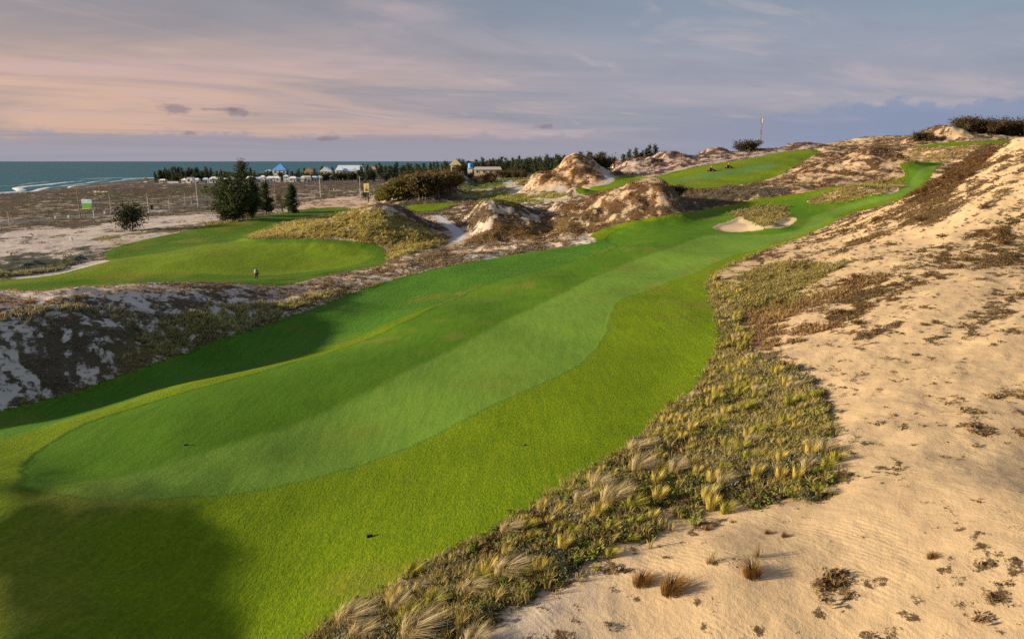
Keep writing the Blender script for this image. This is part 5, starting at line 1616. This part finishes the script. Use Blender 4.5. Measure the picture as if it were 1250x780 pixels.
def person(loc, rz, label, J, top_m, leg_m, hat_m):
    """J: joint name -> position.  One continuous skinned body, clothes and hair as children"""
    o = tag(empty('person', loc, rz), label, 'person')
    names = ['pelvis', 'belly', 'chest', 'neck', 'head', 'crown', 'shl', 'ell', 'wrl', 'hal', 'shr', 'elr', 'wrr', 'har', 'hil', 'knl', 'anl', 'tol', 'hir', 'knr', 'anr', 'tor']
    E = [('pelvis', 'belly'), ('belly', 'chest'), ('chest', 'neck'), ('neck', 'head'), ('head', 'crown')]
    for s_ in 'lr':
        E += [('chest', 'sh' + s_), ('sh' + s_, 'el' + s_), ('el' + s_, 'wr' + s_), ('wr' + s_, 'ha' + s_), ('pelvis', 'hi' + s_), ('hi' + s_, 'kn' + s_), ('kn' + s_, 'an' + s_), ('an' + s_, 'to' + s_)]
    R_ = dict(pelvis=.135, belly=.125, chest=.145, neck=.058, head=.098, crown=.075, sh=.068, el=.043, wr=.030, ha=.040, hi=.095, kn=.062, an=.042, to=.040)
    ix = {n: i for i, n in enumerate(names)}
    rad = [R_.get(n, R_.get(n[:2])) for n in names]
    skin_body('body', [J[n] for n in names], [(ix[a], ix[b_]) for a, b_ in E], rad, SKIN, o)

    def part(nm, ch, ed, k, m_):
        jj = [J[c] for c in ch]
        rr = [R_.get(c, R_.get(c[:2])) * k for c in ch]
        skin_body(nm, jj, [(ch.index(a), ch.index(b_)) for a, b_ in ed], rr, m_, o)
    part('shirt', ['belly', 'chest', 'shl', 'ell', 'shr', 'elr'], [('belly', 'chest'), ('chest', 'shl'), ('shl', 'ell'), ('chest', 'shr'), ('shr', 'elr')], 1.16, top_m)
    part('trousers', ['pelvis', 'hil', 'knl', 'anl', 'hir', 'knr', 'anr'], [('pelvis', 'hil'), ('hil', 'knl'), ('knl', 'anl'), ('pelvis', 'hir'), ('hir', 'knr'), ('knr', 'anr')], 1.18, leg_m)
    bm = bmesh.new()
    hc, cr = Vector(J['head']), Vector(J['crown'])
    bmesh.ops.create_uvsphere(bm, u_segments=16, v_segments=10, radius=0.118, matrix=Matrix.Translation(hc.lerp(cr, 0.62)))
    bmesh.ops.delete(bm, geom=[v for v in bm.verts if v.co.z < hc.z + 0.02], context='VERTS')
    me = bpy.data.meshes.new('hair')
    bm.to_mesh(me)
    bm.free()
    ob = link(me, 'hair' if hat_m is HAIR else 'cap', hat_m, o)
    ob.modifiers.new('thick', 'SOLIDIFY').thickness = 0.012
    nose = MB().cyl((hc.x, hc.y - 0.09, hc.z + 0.01), (hc.x, hc.y - 0.125, hc.z - 0.01), 0.018, 0.010, 8).build('nose', SKIN, o)
    for sx in (-1, 1):
        MB().cyl((hc.x + sx * 0.035, hc.y - 0.085, hc.z + 0.035), (hc.x + sx * 0.035, hc.y - 0.104, hc.z + 0.035), 0.012, 0.008, 8).build('eye', HAIR, o)
    for s_ in 'lr':
        w0, h0 = Vector(J['wr' + s_]), Vector(J['ha' + s_])
        d_ = (h0 - w0).normalized()
        sd = d_.cross(Vector((0, 1, 0.2))).normalized()
        hm_ = MB()
        for q in range(4):
            b0 = h0 + sd * (q - 1.5) * 0.019
            hm_.cyl(b0, b0 + d_ * (0.075, 0.088, 0.082, 0.062)[q], 0.010, 0.007, 6)
        hm_.cyl(w0.lerp(h0, 0.7) + sd * 0.03, h0 + sd * 0.065 + d_ * 0.02, 0.011, 0.008, 6)
        hm_.build('fingers', SKIN, o)
    return o


STAND = dict(pelvis=(0, 0, .95), belly=(0, -.01, 1.12), chest=(0, 0, 1.33), neck=(0, -.01, 1.49), head=(0, -.03, 1.60), crown=(0, -.02, 1.68), shl=(-.19, 0, 1.40), ell=(-.25, .02, 1.12), wrl=(-.22, -.12, .92), hal=(-.20, -.16, .85), shr=(.19, 0, 1.40), elr=(.26, .03, 1.12), wrr=(.25, -.08, .90), har=(.24, -.11, .82),
             hil=(-.10, 0, .88), knl=(-.11, -.03, .49), anl=(-.11, .02, .08), tol=(-.12, -.14, .04), hir=(.10, 0, .88), knr=(.11, -.01, .49), anr=(.11, .05, .08), tor=(.13, -.11, .04))
SIT = dict(pelvis=(0, .05, .0), belly=(0, .04, .18), chest=(0, .01, .40), neck=(0, 0, .56), head=(0, -.03, .67), crown=(0, -.02, .75), shl=(-.19, 0, .47), ell=(-.24, -.12, .24), wrl=(-.14, -.34, .28), hal=(-.12, -.42, .30), shr=(.19, 0, .47), elr=(.24, -.12, .24), wrr=(.14, -.34, .28), har=(.12, -.42, .30),
           hil=(-.11, .0, -.02), knl=(-.14, -.42, .06), anl=(-.14, -.50, -.32), tol=(-.14, -.64, -.36), hir=(.11, .0, -.02), knr=(.14, -.42, .06), anr=(.14, -.50, -.32), tor=(.14, -.64, -.36))
y = 93.0
x = float(ray(313.5, 344)[0]) * y
z = float(height(x, y))
pe = person((x, y, z - 0.02), 0.6, 'person in white and teal top standing at the sand ridge by the left turf', STAND, TEAL, DCLOTH, HAIR)
vest = MB().poly([(-0.20, 1.02), (-0.04, 1.02), (-0.04, 1.46), (-0.20, 1.44)], 0.34).build('white_panel', WCLOTH, pe, False, 0.05)
bag = MB().box((0.30, 0.16, 0.92), (0.20, 0.16, 0.34)).build('shoulder_bag', BLACKM, None, False, 0.04)
bag.location = (x, y, z)
bag.rotation_euler = (0, 0, 0.6)
tag(bag, 'black bag hanging at the hip of the person in white and teal', 'bag')


def mower(u, v, rz, label, plabel, s=0.9):
    x, y, z = spot(u, v)
    o = tag(empty('ride_on_mower', (x, y, z + 0.02), rz, s), label, 'mower')
    MB().box((0, 0.15, 0.55), (0.85, 1.7, 0.28)).build('chassis', GREYM, o, False, 0.04)
    MB().box((0, 0.85, 0.85), (0.9, 0.75, 0.5)).build('engine_hood', REDBODY, o, False, 0.08)
    st = MB().box((0, 0.25, 0.82), (0.52, 0.48, 0.14)).build('seat', BLACKM, o, False, 0.04)
    MB().box((0, 0.50, 1.12), (0.5, 0.12, 0.55)).build('seat_back', BLACKM, st, False, 0.04)
    MB().box((0, -0.62, 0.62), (0.9, 0.5, 0.12)).build('foot_deck', REDBODY, o, False, 0.03)
    sw = MB().cyl((0, -0.50, 0.65), (0, -0.28, 1.08), 0.035, 0.03, 8).build('steering_column', GREYM, o)
    ring = bmesh.new()
    n, k = 20, 8
    vs_ = [[ring.verts.new(((0.19 + 0.022 * math.cos(b_)) * math.cos(a), -0.26 + (0.19 + 0.022 * math.cos(b_)) * math.sin(a) * 0.8, 1.10 + 0.022 * math.sin(b_) + 0.1 * math.sin(a))) for b_ in [2 * math.pi * j / k for j in range(k)]] for a in [2 * math.pi * i / n for i in range(n)]]
    for i in range(n):
        for j in range(k):
            ring.faces.new((vs_[i][j], vs_[(i + 1) % n][j], vs_[(i + 1) % n][(j + 1) % k], vs_[i][(j + 1) % k]))
    me = bpy.data.meshes.new('steering_wheel')
    ring.to_mesh(me)
    ring.free()
    link(me, 'steering_wheel', BLACKM, sw)
    for sx, yy, r in ((-0.62, -0.55, 0.36), (0.62, -0.55, 0.36), (-0.56, 0.95, 0.30), (0.56, 0.95, 0.30)):
        wh = MB().cyl((sx - 0.13, yy, r), (sx + 0.13, yy, r), r, None, 20).build('wheel', BLACKM, o, False, 0.03)
        MB().cyl((sx - 0.14, yy, r), (sx + 0.14, yy, r), r * 0.5, None, 14).build('rim', GREYM, wh)
    for sx, yy in ((-0.75, -1.25), (0, -1.35), (0.75, -1.25), (-1.0, 0.1), (1.0, 0.1)):
        cu = MB().cyl((sx - 0.36, yy, 0.16), (sx + 0.36, yy, 0.16), 0.15, None, 14).build('cutting_reel', GREYM, o)
        MB().box((sx, yy - 0.02, 0.36), (0.72, 0.36, 0.06)).build('reel_cover', BLACKM, cu)
    for sx in (-0.3, 0.3):
        MB().cyl((sx, -0.8, 0.55), (sx * 2.2, -1.25, 0.38), 0.04, 0.03, 8).build('lift_arm', GREYM, o)
    q = Matrix.Translation((x, y, z)) @ Matrix.Rotation(rz, 4, 'Z') @ Matrix.Translation((0, 0.20 * s, 1.03 * s))
    p = person(q.translation, rz, plabel, SIT, ORANGE, DCLOTH, ORANGE)
    p.scale = (0.95, 0.95, 0.95)
    return o


mower(868.5, 209.5, 1.9, 'red and black ride on mower on the far fairway, the nearer left of two', 'person in orange top and cap riding the left mower')
mower(889.5, 205.8, 1.9, 'red and black ride on mower on the far fairway, the farther right of two', 'person in orange top and cap riding the right mower')

# small things on the turf and sand
for u, v, s, lb in ((451, 655, 0.8, 'small black sprinkler box lying on the lime green rough'), (227, 543.5, 0.55, 'tiny black sprinkler box on the dark strip of the fairway'), (641, 543.5, 0.5, 'tiny black sprinkler box on the rough below the pale fairway')):
    x, y, z = spot(u, v)
    o = tag(empty('sprinkler_box', (x, y, z), 0.35, s), lb, 'sprinkler box')
    MB().box((0, 0, 0.06), (0.28, 0.16, 0.14)).build('case', BLACKM, o, False, 0.02)
    MB().box((0, 0, 0.135), (0.24, 0.12, 0.02)).build('lid', GREYM, o)
x, y, z = spot(642, 641)
bm = bmesh.new()
bmesh.ops.create_icosphere(bm, subdivisions=3, radius=0.2)
for v in bm.verts:
    n_ = float(fbm(np.array([v.co.x * 9 + 3]), np.array([v.co.y * 9 + v.co.z * 7]), 2.0, 3, 5)[0])
    v.co *= 0.75 + 0.6 * n_
    v.co.z *= 0.55
me = bpy.data.meshes.new('stone')
bm.to_mesh(me)
bm.free()
o = link(me, 'stone', STONE, None, (x, y, z + 0.05))
tag(o, 'small pink stone at the edge of the mown turf', 'stone')
x, y, z = spot(386, 264.5)
V, Q = [], []
rb = np.random.default_rng(3)
tube(V, Q, (0, 0, -0.3), (0.1, 0, 1.4), 0.07, 0.05)
for k in range(7):
    a, zz = rb.uniform(-0.9, 0.9), rb.uniform(0.5, 1.35)
    p1 = (0.05 + math.sin(a) * 1.0, rb.uniform(-0.3, 0.3), zz + rb.uniform(0.4, 1.1))
    tube(V, Q, (0.05, 0, zz), p1, 0.045, 0.02, 5)
o = link(np_mesh('bare_branch', np.array(V), np.array(Q)), 'bare_branch', MBARKP, None, (x, y, z))
tag(o, 'bare pale dead bush on top of the grassed dune', 'dead bush')
